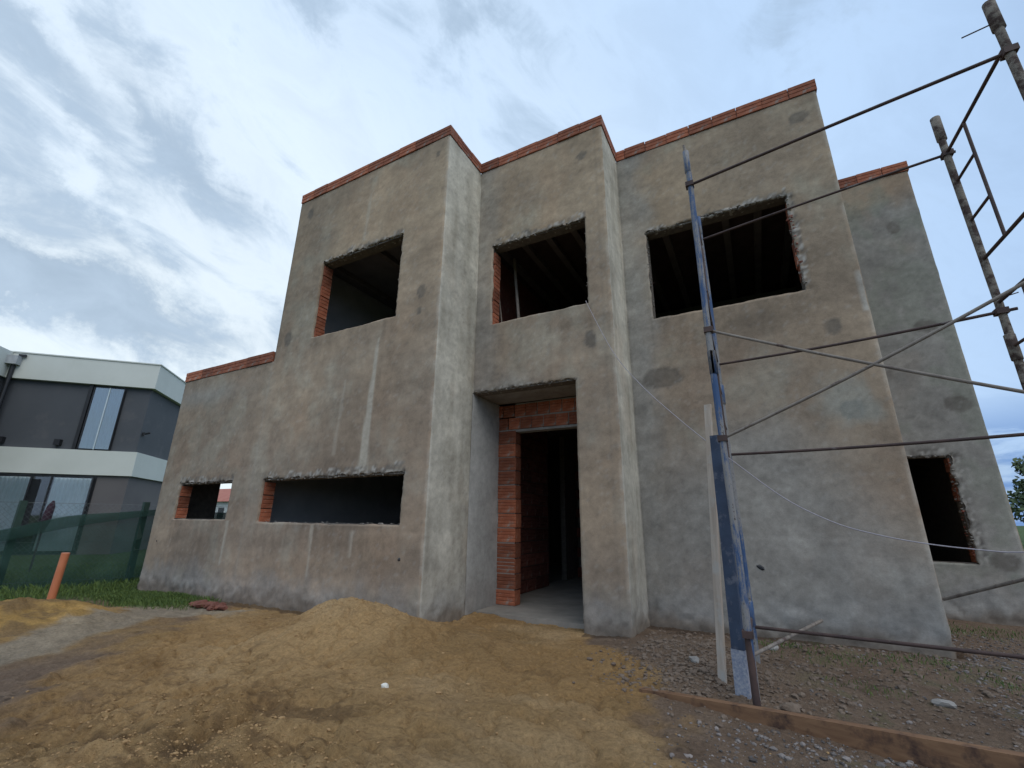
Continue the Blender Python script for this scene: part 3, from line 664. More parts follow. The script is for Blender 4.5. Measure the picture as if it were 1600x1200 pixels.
core('C', 'x', yC+.03, yC+.03+T, xB1+.002, xC1-.03, -.3, zT, [(Cup[0], Cup[1]+JB, *Cup[2:])])
core('D', 'x', yD+.03, yD+.03+T, xC1+.002, xD1-.03, -.3, zT, [(Dw[0], Dw[1]+JB, *Dw[2:])])
core('r', 'y', xA2-.03-T, xA2-.03, yA+.032+T, 5.97, -.3, zT, [])
core('r', 'y', xB1-.03-T, xB1-.03, yB+.032+T, yC+.03, -.3, zT, [])
core('s', 'y', xC1-.03-T, xC1-.03, yC+.032+T, yE, -.3, zT, [])
core('R', 'y', xD1-.03-T, xD1-.03, yD+.032+T, yE, -.3, zT, [])
core('L', 'y', xA0+.03, xA0+.03+T, yA+.032+T, yE, -.3, zL, HO['L'])
core('L2', 'y', xA1+.002, xA1+T, yA+.032+T, yE, zL-.3, zT, [])
core('back', 'x', yE-.17, yE-.002, xA0+.21, xD1-.21, -.3, zT-.4, [(-8.8, -7.6, 1.0, 2.0), (-5.8, -4.6, 4, 5), (-2.8, -1.7, 4, 5.1)])
# party walls and slabs
b = MB(); b.box(xA0+.2, xA2-.21, yA+.21, yE-.18, -.3, -.035); b.box(xA2-.2, xC1-.2, 6.21, yE-.18, -.3, -.035); b.box(xC1-.03, xD1-.21, yD+.21, yE-.18, -.3, -.02); b.build('floor_slab', M['slab'], house)
b = MB(); b.box(-3.44, -1.55, 5.42, 6.2, -.3, -.03); b.build('threshold_slab', M['slab'], house)
def slab(x0, x1, y0, y1, z0, z1, name='ceiling_slab', mat='block'): b = MB(); b.box(x0, x1, y0, y1, z0, z1); return b.build(name, M[mat], house)
slab(xA1+.18, xA2-.21, yA+.205, yE-.18, 2.88, 3.05, mat='inner'); slab(xA2-.2, xB1-.21, 5.98, yE-.18, 2.88, 3.05); slab(xB1-.2, xC1-.205, 6.215, yE-.18, 2.88, 3.05)
slab(xA0+.21, xA1+.17, yA+.205, yE-.18, 2.88, 3.05, mat='inner')
slab(xA1+.18, xA2-.21, yA+.205, yE-.18, 5.62, 5.80, mat='inner'); slab(xA2-.19, xB1-.22, yB+.21, yE-.18, 5.62, 5.80); slab(xB1-.21, xC1-.205, yC+.21, yE-.18, 5.62, 5.80)
slab(xC1+.002, xD1-.21, yD+.21, yE-.18, 5.62, 5.80)
joists = []
def joist(x, y0, y1, z):
    mb = MB(); mb.box(x-.05, x+.05, y0, y1, z-.09, z+.0); mb.build('ceiling_joist', M['joist'], house)
for x in np.arange(-3.35, -1.6, .44): joist(x, yB+.22, yE-.2, 5.618)
for x in np.arange(-1.2, 1.2, .44): joist(x, yC+.22, yE-.2, 5.618)
for x in np.arange(xA1+.5, xA2-.3, 1.1): joist(x, yA+.22, yE-.2, 5.618)
b = MB(); b.box(-7.2, -7.08, yA+.21, yE-.2, -.03, 2.878); b.build('partition_wall', M['inner_lit'], house)
b = MB(); b.box(xA1+T+.002, xA1+T+.02, yA+.21, yE-.2, 3.052, 5.61); b.build('partition_wall', M['inner_lit'], house)  # thin sheet over the side wall, window light put into its pale colour
b = MB(); b.box(-7.07, xA2-.25, 8.3, 8.42, -.03, 2.878); b.build('partition_wall', M['inner'], house)
b = MB(); b.box(xA1+.2, xA2-.25, 8.9, 9.02, 3.052, 5.52); b.build('partition_wall', M['inner'], house)
for bx_ in ((-3.66, -3.56, 6.2, 8.1), (-3.66, -3.56, 9.0, yE-.2), (-3.55, 1.2, 9.72, 9.8)):
    b = MB(); b.box(*bx_, -.03, 2.878); b.build('partition_wall', M['corewall'], house)
b = MB(); b.box(-3.645, -3.5, 5.4, yE-.2, 3.052, 5.52); b.box(-1.56, -1.45, 6.3, yE-.2, 3.052, 5.52); b.build('partition_wall', M['brick_shaded'], house)
b = MB(); b.box(-3.49, 1.2, 9.4, 9.5, 3.052, 5.52); b.build('partition_wall', M['inner'], house)
# the wall behind the porch: right jamb side closed
b = MB(); b.box(-1.56, 1.2, 6.2, 6.3, -.03, 2.878); b.build('partition_wall', M['corewall'], house)

# bricks ------------------------------------------------------------------
def brick_mesh(L, H, D, n=2, name='brick'):
    """ribbed face towards -y, origin at the lower front left corner"""
    pr = [(0, 0)]; 
    for k in range(n):
        zc = H*(k+1)/(n+1); pr += [(0, zc-H*.055), (.007, zc), (0, zc+H*.055)]
    pr += [(0, H), (D, H), (D, 0)]
    k = len(pr); v = [(0, y, z) for y, z in pr]+[(L, y, z) for y, z in pr]
    f = [(i, i+k, (i+1) % k+k, (i+1) % k) for i in range(k)] + [tuple(range(k)), tuple(range(2*k-1, k-1, -1))]
    me = bpy.data.meshes.new(name); me.from_pydata(v, [], f); me.update(); return me
_bm = {}
def brick(L, H, D, loc, rot=0, mat='brick', parent=None, n=2, jit=.004, name='brick'):
    parent = parent or house
    key = (round(L, 3), round(H, 3), round(D, 3), mat, n)
    if key not in _bm:
        me = brick_mesh(L, H, D, n); me.materials.append(M[mat]); _bm[key] = me
    o = bpy.data.objects.new(name, _bm[key]); link(o, parent)
    j = lambda: random.uniform(-jit, jit)
    o.location = Vector(loc)-parent_origin(parent)+Vector((j(), j(), j()*.6)); o.rotation_euler = (j()*1.5, j()*1.5, rot+j()*2)
    return o
def cap_run(p0, p1, z, D=.20, first=0, proud=.018):
    """course of bricks laid along p0->p1, the outside on its right hand"""
    p0, p1 = Vector((*p0, 0)), Vector((*p1, 0)); L = (p1-p0).length; d = (p1-p0)/L; n = Vector((d.y, -d.x, 0)); rot = math.atan2(d.y, d.x)
    k = max(1, round((L-first)/.335)); s = [0]+([first] if first else []); bl = (L-first)/k
    edges = ([(0, first)] if first else [])+[(first+i*bl, first+(i+1)*bl) for i in range(k)]
    for a, b_ in edges:
        o = p0+d*(a+.003)+n*(proud+random.uniform(-.006, .006)); o.z = z+.004
        brick(b_-a-.007, CAPH-.006, D, o, rot, jit=.003)
for bx_ in ((xA1+.01, xA2-.01, yA+.012, yA+.17, zT), (xA2-.17, xA2-.012, yA+.172, yB+.01, zT), (xA2, xB1-.01, yB+.012, yB+.17, zT), (xB1-.17, xB1-.012, yB+.172, yC+.01, zT),
             (xB1, xC1-.01, yC+.012, yC+.17, zT), (xC1+.01, xD1-.01, yD+.012, yD+.17, zT), (xA0+.01, xA1-.05, yA+.012, yA+.17, zL)):
    b = MB(); b.box(*bx_[:4], bx_[4]+.001, bx_[4]+CAPH-.02); b.build('parapet_mortar', M['mortar'], house)
cap_run((xA0, yA), (xA1-.04, yA), zL, first=.2)
cap_run((xA0, yE), (xA0, yA+.22), zL)
cap_run((xA1, yA), (xA2+.02, yA), zT, first=.0)
cap_run((xA1, yA+3.4), (xA1, yA+.22), zT)
cap_run((xA2, yA+.19), (xA2, yB-.02), zT, first=.12)
cap_run((xA2+.0, yB), (xB1+.02, yB), zT)
cap_run((xB1, yB+.19), (xB1, yC-.02), zT)
cap_run((xB1+.0, yC), (xC1+.02, yC), zT, first=.15)
cap_run((xC1, yC+.19), (xC1, yD-.02), zT)
cap_run((xC1+.03, yD), (xD1+.02, yD), zT, first=.1)
cap_run((xD1, yD+.19), (xD1, yE), zT)
# jamb bricks: face turned into the opening
def jamb(x, y0, z0, z1, side, h=.2, depth=.165, mat='brick', broken=False):
    """side=+1: jamb faces +x (left jamb), -1 faces -x (right jamb)"""
    n = max(1, round((z1-z0)/h)); hh = (z1-z0)/n
    for i in range(n):
        z = z0+i*hh
        if side > 0: brick(depth, hh-.014, .12, (x+random.uniform(-.004, .006), y0, z+.007), math.pi/2, mat, n=2)
        else:
            brick(depth, hh-.014, .12, (x+(random.uniform(0, .035) if broken else 0), y0+depth, z+.007), -math.pi/2, mat, n=2)
jamb(Aup[0]+.02, yA+.034, Aup[2], Aup[3]-.03, 1)
jamb(Akit[0]+.02, yA+.034, Akit[2], Akit[3]-.02, 1)
jamb(Asm[0]+.02, yA+.034, Asm[2], Asm[3]-.02, 1)
jamb(Bup[0]+.02, yB+.034, Bup[2], Bup[3]-.08, 1)
jamb(Cup[1]-.01, yC+.034, Cup[2], Cup[3]-.1, -1, broken=True)
jamb(Dw[1]-.01, yD+.034, Dw[2], Dw[3]-.02, -1, broken=True)
# door wall in the recess: brick jamb column at the left, two courses over the door
DX, DZ = -3.14, 2.44
BYr = 5.972
b = MB(); b.box(-3.55, DX-.02, BYr+.014, BYr+.16, -.3, 2.86); b.box(-3.55, -1.5, BYr+.014, BYr+.16, DZ+.02, 2.86); b.build('mortar_bed', M['mortar'], house)
n = 12; hh = (2.44+.03)/n
for i in range(n):
    brick(.30, hh-.016, .165, (DX-.30+random.uniform(-.006, .008), BYr+random.uniform(-.004, .008), -.03+i*hh+.008), 0, n=3)
x = -3.45; z = DZ
for r_, (h_) in enumerate((.19, .20)):
    x = -3.47-(.10 if r_ else 0)
    while x < -1.7:
        brick(.20-.012, h_-.014, .15, (x, BYr+random.uniform(-.004, .006), DZ+.012+r_*.2), 0, n=3); x += .20
b = MB(); b.box(DX-.08, -1.55, BYr+.0, BYr+.15, DZ-.03, DZ+.006); b.build('door_lintel', M['concrete'], house)
# inner brick partitions seen through the doorway
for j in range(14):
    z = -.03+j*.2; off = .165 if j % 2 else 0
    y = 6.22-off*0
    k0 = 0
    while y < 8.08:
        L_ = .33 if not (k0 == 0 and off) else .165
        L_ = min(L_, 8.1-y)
        if L_ > .05: brick(L_-.012, .186, .12, (-3.55+.005, y, z+.006), math.pi/2, 'brick_shaded')
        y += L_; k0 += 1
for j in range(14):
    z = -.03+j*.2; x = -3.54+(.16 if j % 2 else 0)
    while x < -2.0: brick(.322, .186, .12, (x, 9.59, z+.006), 0, 'brick_shaded'); x += .335
# crumbs of broken render and brick round the openings
def crumbs(name, mat, spec):
    mb = MB(); k = 0
    for (x0, x1, y, z0, z1, n_, r0, r1) in spec:
        for i in range(n_):
            t_ = random.random(); k += 1
            mb.rock((x0+(x1-x0)*t_+random.uniform(-.012, .012), y+random.uniform(0, .13), z0+(z1-z0)*t_+random.uniform(-.014, .010)), random.uniform(r0, r1), .6, k, 1 if n_ < 0 else 1)
    o = mb.build(name, mat, house); o['kind'] = 'stuff'; return o
crumbs('render_crumbs', M['crumb'], [
 (Aup[0], Aup[1], yA-.002, Aup[3]+.012, Aup[3]+.012, 90, .009, .026), (Akit[0], Akit[1], yA, Akit[3]+.006, Akit[3]+.006, 110, .007, .020), (Asm[0], Asm[1], yA, Asm[3]+.006, Asm[3]+.006, 60, .007, .018),
 (Bup[0], Bup[1], yB, Bup[3]+.012, Bup[3]+.012, 80, .009, .026), (Cup[0], Cup[1], yC, Cup[3]+.02, Cup[3]+.02, 110, .012, .038), (Bent[0], Bent[1], yB, 2.872, 2.872, 50, .006, .018),
 (Dw[0]+.15, Dw[1], yD, Dw[3]+.012, Dw[3]+.012, 40, .012, .038), (Dw[1]+.01, Dw[1]+.01, yD, Dw[2], Dw[3], 50, .010, .03), (Aup[1]+.004, Aup[1]+.004, yA, Aup[2], Aup[3], 40, .006, .016),
 (Cup[0], Cup[0], yC, Cup[2], Cup[3], 40, .006, .018), (Cup[1]+.02, Cup[1]+.02, yC, Cup[2], Cup[3], 60, .012, .034), (Akit[1]+.004, Akit[1]+.004, yA, Akit[2], Akit[3], 26, .006, .014),
 (Akit[0], Akit[1], yA+.02, Akit[2]+.004, Akit[2]+.004, 60, .006, .016), (Bup[1]+.003, Bup[1]+.003, yB, Bup[2], Bup[3], 30, .006, .014)])
crumbs('brick_crumbs', M['redcrumb'], [(Cup[1]+.015, Cup[1]+.015, yC-.005, Cup[2]+.3, Cup[3]-.3, 46, .012, .034), (Dw[1]+.01, Dw[1]+.01, yD+.02, Dw[2], Dw[3], 26, .010, .024)])
# small holes in the render: pipe stubs / box holes
for (x, y, z, w_) in ((-3.79, yA, .66, .035), (-9.3, yA, .70, .02), (-.06, yC, .635, .045), (-5.5, yA, .37, .0)):
    if w_:
        b = MB(); b.rock((x, y+.006, z), w_*.8, .9, x); b.build('conduit_hole', M['black'], house)
# rebar ends sticking out by the openings
b = MB(); b.tube([(-.97, yC+.02, 4.42), (-.90, yC-.02, 4.42)], .004, 5); b.build('rebar_end', M['rustbar'], house)
# two timber props inside the middle upper window
pr = MB(); pr.tube([(-2.80, 5.55, 3.08), (-3.22, 6.0, 5.5)], .026, 7); o = pr.build('timber_prop', M['propwood']); tag(o, 'thicker pale timber prop leaning inside the middle upper window', 'prop', 'props in the middle upper window')
pr = MB(); pr.tube([(-3.02, 5.45, 3.08), (-3.36, 5.7, 4.9)], .012, 6); o = pr.build('timber_prop', M['propwood']); tag(o, 'thin rod leaning beside the left brick jamb of the middle upper window', 'prop', 'props in the middle upper window')

# ------------------------------------------------------------------ scaffold
PN = [Vector((-.172, 3.687, 0)), Vector((1.775, 3.303, 0))]; PF = [Vector((-.180, 4.746, 0)), Vector((1.752, 4.285, 0))]
sc = empty('scaffold', (.8, 4.0, 0), 'tall steel tube scaffold with worn blue poles at its left and rusty cross braces', 'scaffold')
def at(p, z): return Vector((p.x, p.y, z))
for i, (p, mt, top) in enumerate(((PN[0], 'blue', 4.42), (PF[0], 'blue', 4.42), (PN[1], 'crusty', 4.42), (PF[1], 'crusty', 4.42))):
    g0 = gz1(p.x, p.y)-.05
    zs = np.linspace(max(g0, .02 if i == 0 else g0), top, 40)
    lean = (.0,)
    b = MB(); b.tube([at(p, z)+Vector((.004*math.sin(z*2+i), .004*math.cos(z*1.7+i), 0)) for z in zs], [.0245*(1+.07*mnoise.noise(Vector((z*6, i*3, 0)))) for z in zs], 12)
    po = b.build('pole', M[mt], sc)
    if i == 0: po['label'] = 'front left pole with peeling blue paint'
    for zc in (2.33, .36 if i else 2.33):
        b = MB(); b.tube([at(p, zc-.10), at(p, zc-.095), at(p, zc+.095), at(p, zc+.10)], [.026, .0315, .0315, .026], 12); b.build('coupling_sleeve', M[mt], sc)
    k_ = 1.0 if i > 1 else .82
    b = MB(); b.tube([at(p, top-.24), at(p, top-.235), at(p, top), at(p, top+.004)], [.026*k_, .0335*k_, .0325*k_, .027*k_], 12, wob=.03); b.build('top_sleeve', M[mt], sc)
b = MB(); b.tube([at(PN[1], 4.25), at(PN[1], 4.25)+Vector((-.16, .03, .0))], .005, 6); b.build('locking_pin', M['rustbar'], sc)
b = MB(); b.tube([at(PF[1], 3.06)+Vector((.0, 0, -.35)), at(PF[1], 2.72)+Vector((.10, -.05, 0))], .004, 6); b.build('locking_pin', M['rustbar'], sc)
b = MB(); b.tube([at(PN[0], 4.40), at(PN[0], 4.50)+Vector((-.008, 0, 0))], [.013, .011], 8); b.build('spigot', M['greybar'], sc)
foot = MB(); foot.tube([at(PN[0], -.05), at(PN[0], .42)], .0235, 10, wob=.06); foot.build('pole_foot', M['rustbar'], sc)
# end frames: cross tubes, ladder stile, rungs
for i in (0, 1):
    A_, B_ = PF[i], PN[i]; L_ = lambda t_, z: at(A_.lerp(B_, t_), z)
    mtl = 'rustbar'
    for base in (2.35, .38):
        tz = [base+1.70, base+.70-.02, base+.30] if base > 1 else [base+1.68+.24, base+.70, base+.05]
        tz = [4.05, 3.045] if base > 1 else [2.68, .32]
        for z in tz:
            b = MB(); b.tube([L_(0, z), L_(.5, z), L_(1, z)], .0125, 8); b.build('cross_tube', M[mtl], sc)
    for (z0, z1, rz) in ((3.05, 4.045, (3.76, 3.385)), (1.65, 2.675, (2.335, 1.98))):
        b = MB(); b.tube([L_(.34, z0), L_(.34, z1)], .0115, 8); b.build('ladder_stile', M[mtl], sc)
        for z in rz:
            b = MB(); b.tube([L_(0, z), L_(.34, z)], .0105, 8); b.build('rung', M[mtl], sc)
    if i == 0:
        b = MB(); b.tube([L_(.02, 4.0), L_(.35, 3.3)], .012, 8); b.build('ladder_stile', M[mtl], sc)
def brace(a, b_, mt, r=.0115, sag=.0, name='brace'):
    a, b_ = Vector(a), Vector(b_)
    n = 12; pts = [a.lerp(b_, k/n)+Vector((0, 0, -sag*math.sin(math.pi*k/n))) for k in range(n+1)]
    mb = MB(); mb.tube(pts, r, 8); return mb.build(name, M[mt], sc)
brace(at(PN[0], 4.045), at(PN[1], 3.985), 'rustbar', .0125, -.005)
brace(at(PF[0], 4.125), at(PF[1], 4.04)+Vector((.05, -.01, 0)), 'rustbar', .0115, -.01)
brace(at(PF[0], 2.65), at(PF[1], 2.61)+Vector((.08, -.02, 0)), 'rustbar', .0125, .02)
brace(at(PF[0], 1.735), at(PF[1], 1.712), 'rustbar', .0125, .012)
brace(at(PF[0], .255), at(PF[1], .325), 'rustbar', .0135, .0)
brace(at(PN[0], 2.61), at(PN[1], 1.62), 'greybar', .0108, .02)
brace(at(PN[0], 1.72), at(PN[1], 2.57), 'greybar', .0108, .03)
for p, z in ((PN[0], 4.045), (PN[0], 2.61), (PN[0], 1.72), (PF[1], 4.04), (PF[1], 2.61), (PN[0], .40), (PN[1], 3.985)):
    b = MB(); b.box(p.x-.034, p.x+.034, p.y-.034, p.y+.034, z-.022, z+.022); b.build('brace_clip', M['rustbar'], sc)
# loose tubes low down
b = MB(); b.tube([at(PN[0], .27), (.42, 5.95, .16)], [.012, .016], 8); o = b.build('loose_tube', M['greybar']); tag(o, 'short pale tube running from the blue pole foot to the house wall', 'tube')
b = MB(); b.tube([(1.448, 6.06, .43), (1.823, 5.4, .697), (2.35, 4.47, 1.07)], .015, 8); o = b.build('loose_tube', M['greybar']); tag(o, 'grey tube leaning out from the right house corner below the narrow window', 'tube')
# boards standing beside the blue pole
b = MB()
def board(name, a, t, w, d, mat, label, cat, split=None, mat2=None):
    a, t = Vector(a), Vector(t)
    e = empty(name, a, label, cat) if split else None
    n = 26; side = Vector((.94, -.34, 0)).normalized()
    def seg(t0, t1, nm, mm, ww):
        mb = MB(); vs = []; k = 14
        fr = Vector((side.y, -side.x, 0))
        for q in range(k+1):
            tt = t0+(t1-t0)*q/k; c = a.lerp(t, tt); wq = ww*(1+.04*mnoise.noise(Vector((tt*9, ww*50, 1)))); dq = d
            for sx, sy in ((-1, -1), (1, -1), (1, 1), (-1, 1)): vs.append(c+side*sx*wq/2-fr*sy*dq/2)
        fs = [(q*4+j, q*4+(j+1) % 4, q*4+4+(j+1) % 4, q*4+4+j) for q in range(k) for j in range(4)]+[(3, 2, 1, 0), tuple(k*4+j for j in range(4))]
        mb.add(vs, fs); return mb.build(nm, M[mm], e)
    if split: seg(0, split, 'splashed_end', mat2, w*1.12); seg(split+.001, 1, 'board', mat, w); return e
    o = seg(0, 1, name, mat, w); tag(o, label, cat); return o
board('blue_board', (-.262, 3.93, gz1(-.26, 3.93)-.03), (-.235, 3.99, 1.80), .088, .03, 'bluewood', 'dark blue stained board with a cement splashed lower end standing against the scaffold', 'board', .17, 'splash')
board('pale_plank', (-.405, 4.10, gz1(-.40, 4.1)-.03), (-.282, 4.22, 2.12), .055, .03, 'palewood', 'narrow weathered pale plank standing just left of the blue board', 'plank')

# cable hanging from the middle upper window
rp = [(-1.68, 5.22, 3.93), (-1.655, 5.165, 3.86), (-1.30, 4.96, 3.06), (-.971, 4.764, 2.556), (-.62, 4.555, 2.13), (-.335, 4.388, 1.816), (-.124, 4.264, 1.600), (.183, 4.083, 1.298), (.442, 3.93, 1.127), (.65, 3.80, 1.05), (.871, 3.678, 1.003), (1.081, 3.554, .981), (1.206, 3.48, .98), (1.6, 3.25, 1.02), (1.78, 3.24, 1.06)]
def smooth(pts, k=6):
    pts = [Vector(p) for p in pts]; o = []
    for i in range(len(pts)-1):
        p0, p1, p2, p3 = pts[max(i-1, 0)], pts[i], pts[i+1], pts[min(i+2, len(pts)-1)]
        for j in range(k):
            t_ = j/k; o.append(.5*((2*p1)+(p2-p0)*t_+(2*p0-5*p1+4*p2-p3)*t_*t_+(3*p1-p0-3*p2+p3)*t_**3))
    o.append(pts[-1]); return o
b = MB(); b.tube(smooth(rp), .0036, 6); tag(b.build('hanging_cable', M['rope']), 'thin pale cable sagging from the middle upper window sill to the scaffold', 'cable')

# formwork boards on the ground
def gboard(name, a, b_, w, h, lift, label, mat='formwood'):
    a, b_ = Vector((*a, 0)), Vector((*b_, 0)); d = (b_-a).normalized(); s_ = Vector((-d.y, d.x, 0)); n = 24; mb = MB(); vs = []
    L = (b_-a).length; 
    for k in range(n+1):
        c = a+d*L*k/n; zz = lift(k/n); ww = w*(1+.03*mnoise.noise(Vector((k*.6, w*30, 0)))); wob = .006*mnoise.noise(Vector((k*.35, 3, w*9)))
        for sx, sz in ((-.5, 0), (.5, 0), (.5, 1), (-.5, 1)): vs.append(c+s_*(sx*ww+wob)+Vector((0, 0, zz+sz*h)))
    fs = [(q*4+j, q*4+4+j, q*4+4+(j+1) % 4, q*4+(j+1) % 4) for q in range(n) for j in range(4)]+[(0, 1, 2, 3), tuple(n*4+j for j in (3, 2, 1, 0))]
    mb.add(vs, fs); o = mb.build(name, M[mat]); return tag(o, label, 'board')
gboard('formwork_board', (-.92, 3.71), (2.6, 3.115), .055, .125, lambda t: -.160+.22*t-.04*t*t, 'long brown formwork timber on edge running past the scaffold foot to the lower right')
gboard('thin_lath', (-.14, 3.60), (.27, 3.575), .055, .014, lambda t: -.062+.05*t, 'short thin pale lath lying at the foot of the scaffold against the long timber', 'palewood')

# ------------------------------------------------------------------ neighbour house
n1v = Vector((.70690, .70731, 0)); n2v = Vector((-.72256, .69131, 0)); front = Vector((.70731, -.7069, 0))
K = .81
CN = Vector((0, 0, EYE))+(Vector((-23.474, 9.324, EYE))-Vector((0, 0, EYE)))*K; CN.z = 0
nb = empty('neighbour_house', CN, 'modern dark grey two storey house with off white bands at the left edge', 'house')
def NP(a, o=0, z=0): return CN+n1v*a+front*o+Vector((0, 0, z))     # along facade (negative = left), out towards the viewer, height
def nbox(name, a0, a1, o0, o1, z0, z1, mat, parent=None):
    mb = MB(); mb.obox(NP(a0, o0, z0), n1v*(a1-a0), front*(o1-o0), Vector((0, 0, z1-z0))); return mb.build(name, M[mat], parent or nb)
DP = -6.2
LZ0, LZ1, UZ0, UZ1 = 2.42, 3.25, 5.57, 6.47
def vol(name, a0, a1, o0, o1, z0, z1, mat, sk=0):
    # prism whose depth follows n2v
    mb = MB(); o = NP(a0, o1, z0); return nbox(name, a0, a1, o0, o1, z0, z1, mat)
vol('lower_wall', -7.9, -.10, DP+.1, -.10, -.4, LZ0, 'brownwall'); vol('upper_wall', -7.9, -.10, DP+.1, -.12, LZ1, UZ0, 'darkwall')
vol('lower_band', -8, 0, DP, 0, LZ0, LZ1, 'fascia'); vol('upper_band', -8, .06, DP-.06, 0.06, UZ0, UZ1, 'fascia')
# projecting wing at left
vol('lower_wall', -8, -4.35, -.1, 3.4, -.4, LZ0, 'brownwall'); vol('upper_wall', -8, -4.33, -.1, 3.4, LZ1, UZ0, 'darkwall')
vol('lower_band', -8.1, -4.62, .002, 3.5, LZ0, LZ1, 'fascia'); vol('upper_band', -8.1, -4.26, .062, 3.5, UZ0, UZ1, 'fascia')
# coping strip
vol('coping', -8, .09, DP-.09, .09, UZ1, UZ1+.04, 'fascia')
# tall window upstairs
w_ = nbox('window', -1.84, -.84, -.119, -.095, LZ1+.02, UZ0-.06, 'black')
nbox('reveal', -1.92, -1.82, -.118, -.03, LZ1+.002, UZ0-.003, 'black')
def curtain(a0, a1, o, z0, z1, par):
    mb = MB(); n = int((a1-a0)/.022); vs = []
    for k in range(n+1):
        a = a0+(a1-a0)*k/n; oo = o+.018*math.sin(k*1.25)+.008*math.sin(k*.37)
        vs += [NP(a, oo, z0), NP(a, oo, z1)]
    mb.add(vs, [(2*k, 2*k+2, 2*k+3, 2*k+1) for k in range(n)], True); return mb.build('curtain', M['curtain'], par)
def pane(a0, a1, o, z0, z1, par, gm='glass'): 
    mb = MB(); mb.obox(NP(a0, o, z0), n1v*(a1-a0), front*.008, Vector((0, 0, z1-z0))); return mb.build('pane', M[gm], par)
curtain(-1.74, -.88, -.06, LZ1+.06, UZ0-.12, w_); pane(-1.74, -.88, -.03, LZ1+.05, UZ0-.10, w_)
for a in (-1.76, -1.31, -.87):
    mb = MB(); mb.obox(NP(a, -.03, LZ1+.03), n1v*.022, front*.035, Vector((0, 0, UZ0-LZ1-.12))); mb.build('frame', M['black' if a != -1.31 else 'curtain'], w_)
# ground floor sliding glass
w_ = nbox('glass_door', -4.3, -1.0, -.099, -.085, -.1, 2.36, 'black')
for a0, a1 in ((-4.0, -2.76), (-2.14, -1.12)): curtain(a0, a1, -.05, 0.0, 2.3, w_)
pane(-4.28, -1.06, -.01, 0, 2.32, w_, 'doorglass')
for a in (-4.3, -2.74, -2.20, -1.07):
    mb = MB(); mb.obox(NP(a, -.02, 0), n1v*.04, front*.04, Vector((0, 0, 2.34))); mb.build('frame', M['black'], w_)
# downpipe with rain hopper
b = MB(); b.tube([NP(-4.12, .12, UZ1-.42), NP(-4.12, .12, 2.6), NP(-4.12, .12, -.2)], .065, 10); b.build('downpipe', M['black'], nb)
b = MB(); b.obox(NP(-4.26, .07, UZ1-.46), n1v*.30, front*.22, Vector((0, 0, .30))); b.build('rain_hopper', M['hopper'], nb)
b = MB(); b.obox(NP(-4.05, .1, UZ1-.16), n1v*.20, front*.05, Vector((0, 0, .09))); b.build('rain_spout', M['black'], nb)
for a in (-3.95, -2.42):
    b = MB(); b.obox(NP(a, -.12, LZ1+.12), n1v*.16, front*.16, Vector((0, 0, .20))); b.build('wall_light', M['black'], nb)
b = MB(); q = NP(-.12, -.3, LZ1+.62); b.obox(q, n1v*.10, -n2v*.02+front*.06, Vector((0, 0, .12))); b.tube([q+Vector((0, 0, .06)), q+n1v*.22+Vector((.05, 0, .12))], .035, 8); b.build('security_camera', M['black'], nb)
# maroon object by the fence
b = MB(); q = Vector((-14.2, 4.25, 0)); b.tube([q+Vector((0, 0, -.1)), q+Vector((0, 0, 1.15))], .02, 8); b.tube([q+Vector((0, 0, .75)), q+Vector((.02, .01, 1.0)), q+Vector((.05, .02, 1.3)), q+Vector((.07, .03, 1.42))], [.04, .085, .07, .02], 10)
o = b.build('furled_parasol', simple('maroon_cloth', (.025, .010, .018), (.04, .014, .024), 8, .9, .2)); tag(o, 'small furled maroon parasol seen over the green net by the white curtain', 'parasol')

# ------------------------------------------------------------------ fence with green net
FP = [Vector((-12.6, 2.35, 0)), Vector((-10.62, 3.52, 0)), Vector((-10.15, 5.05, 0)), Vector((-11.8, 9.5, 0))]
FP = [Vector((-12.9, .3, 0)), Vector((-11.35, 3.05, 0)), Vector((-10.72, 4.62, 0)), Vector((-10.1, 6.6, 0)), Vector((-9.9, 9.5, 0))]
fe = empty('netted_fence', (-11, 4, -.1), 'wire mesh fence covered with sagging dark green shade net beside the grass', 'fence')
FH = 1.42
def fpt(i, t_, z): p = FP[i].lerp(FP[i+1], t_); return Vector((p.x, p.y, z))
for p in FP:
    b = MB(); g0 = gz1(p.x, p.y); b.box(p.x-.045, p.x+.045, p.y-.045, p.y+.045, g0-.2, g0+FH+.05); b.build('post', M['post'], fe)
mb = MB(); s_ = .085
for i in range(len(FP)-1):
    L = (FP[i+1]-FP[i]).length; H = FH; k = 0
    a = -H
    while a < L:
        for sgn in (1, -1):
            # wire climbs from (a,0) to (a+H,H) (or mirrored), clipped to the bay
            t0, t1 = max(a, 0), min(a+H, L)
            if t1 > t0:
                z0, z1 = t0-a, t1-a
                if sgn < 0: z0, z1 = H-z0, H-z1
                p0, p1 = fpt(i, t0/L, z0-.1), fpt(i, t1/L, z1-.1); d = (p1-p0); sd_ = d.cross(Vector((0, 0, 1))).normalized()*.0014; up = sd_.cross(d).normalized()*.0014
                vs = [p0+sd_, p0-sd_*.5+up, p0-sd_*.5-up, p1+sd_, p1-sd_*.5+up, p1-sd_*.5-up]; mb.add(vs, [(0, 1, 4, 3), (1, 2, 5, 4), (2, 0, 3, 5)])
        a += s_
    for zz in (FH-.1, .65, -.0):
        mb.tube([fpt(i, 0, zz), fpt(i, 1, zz)], .003, 5, False)
o = mb.build('wire_mesh', M['wire'], fe); o['kind'] = 'stuff'
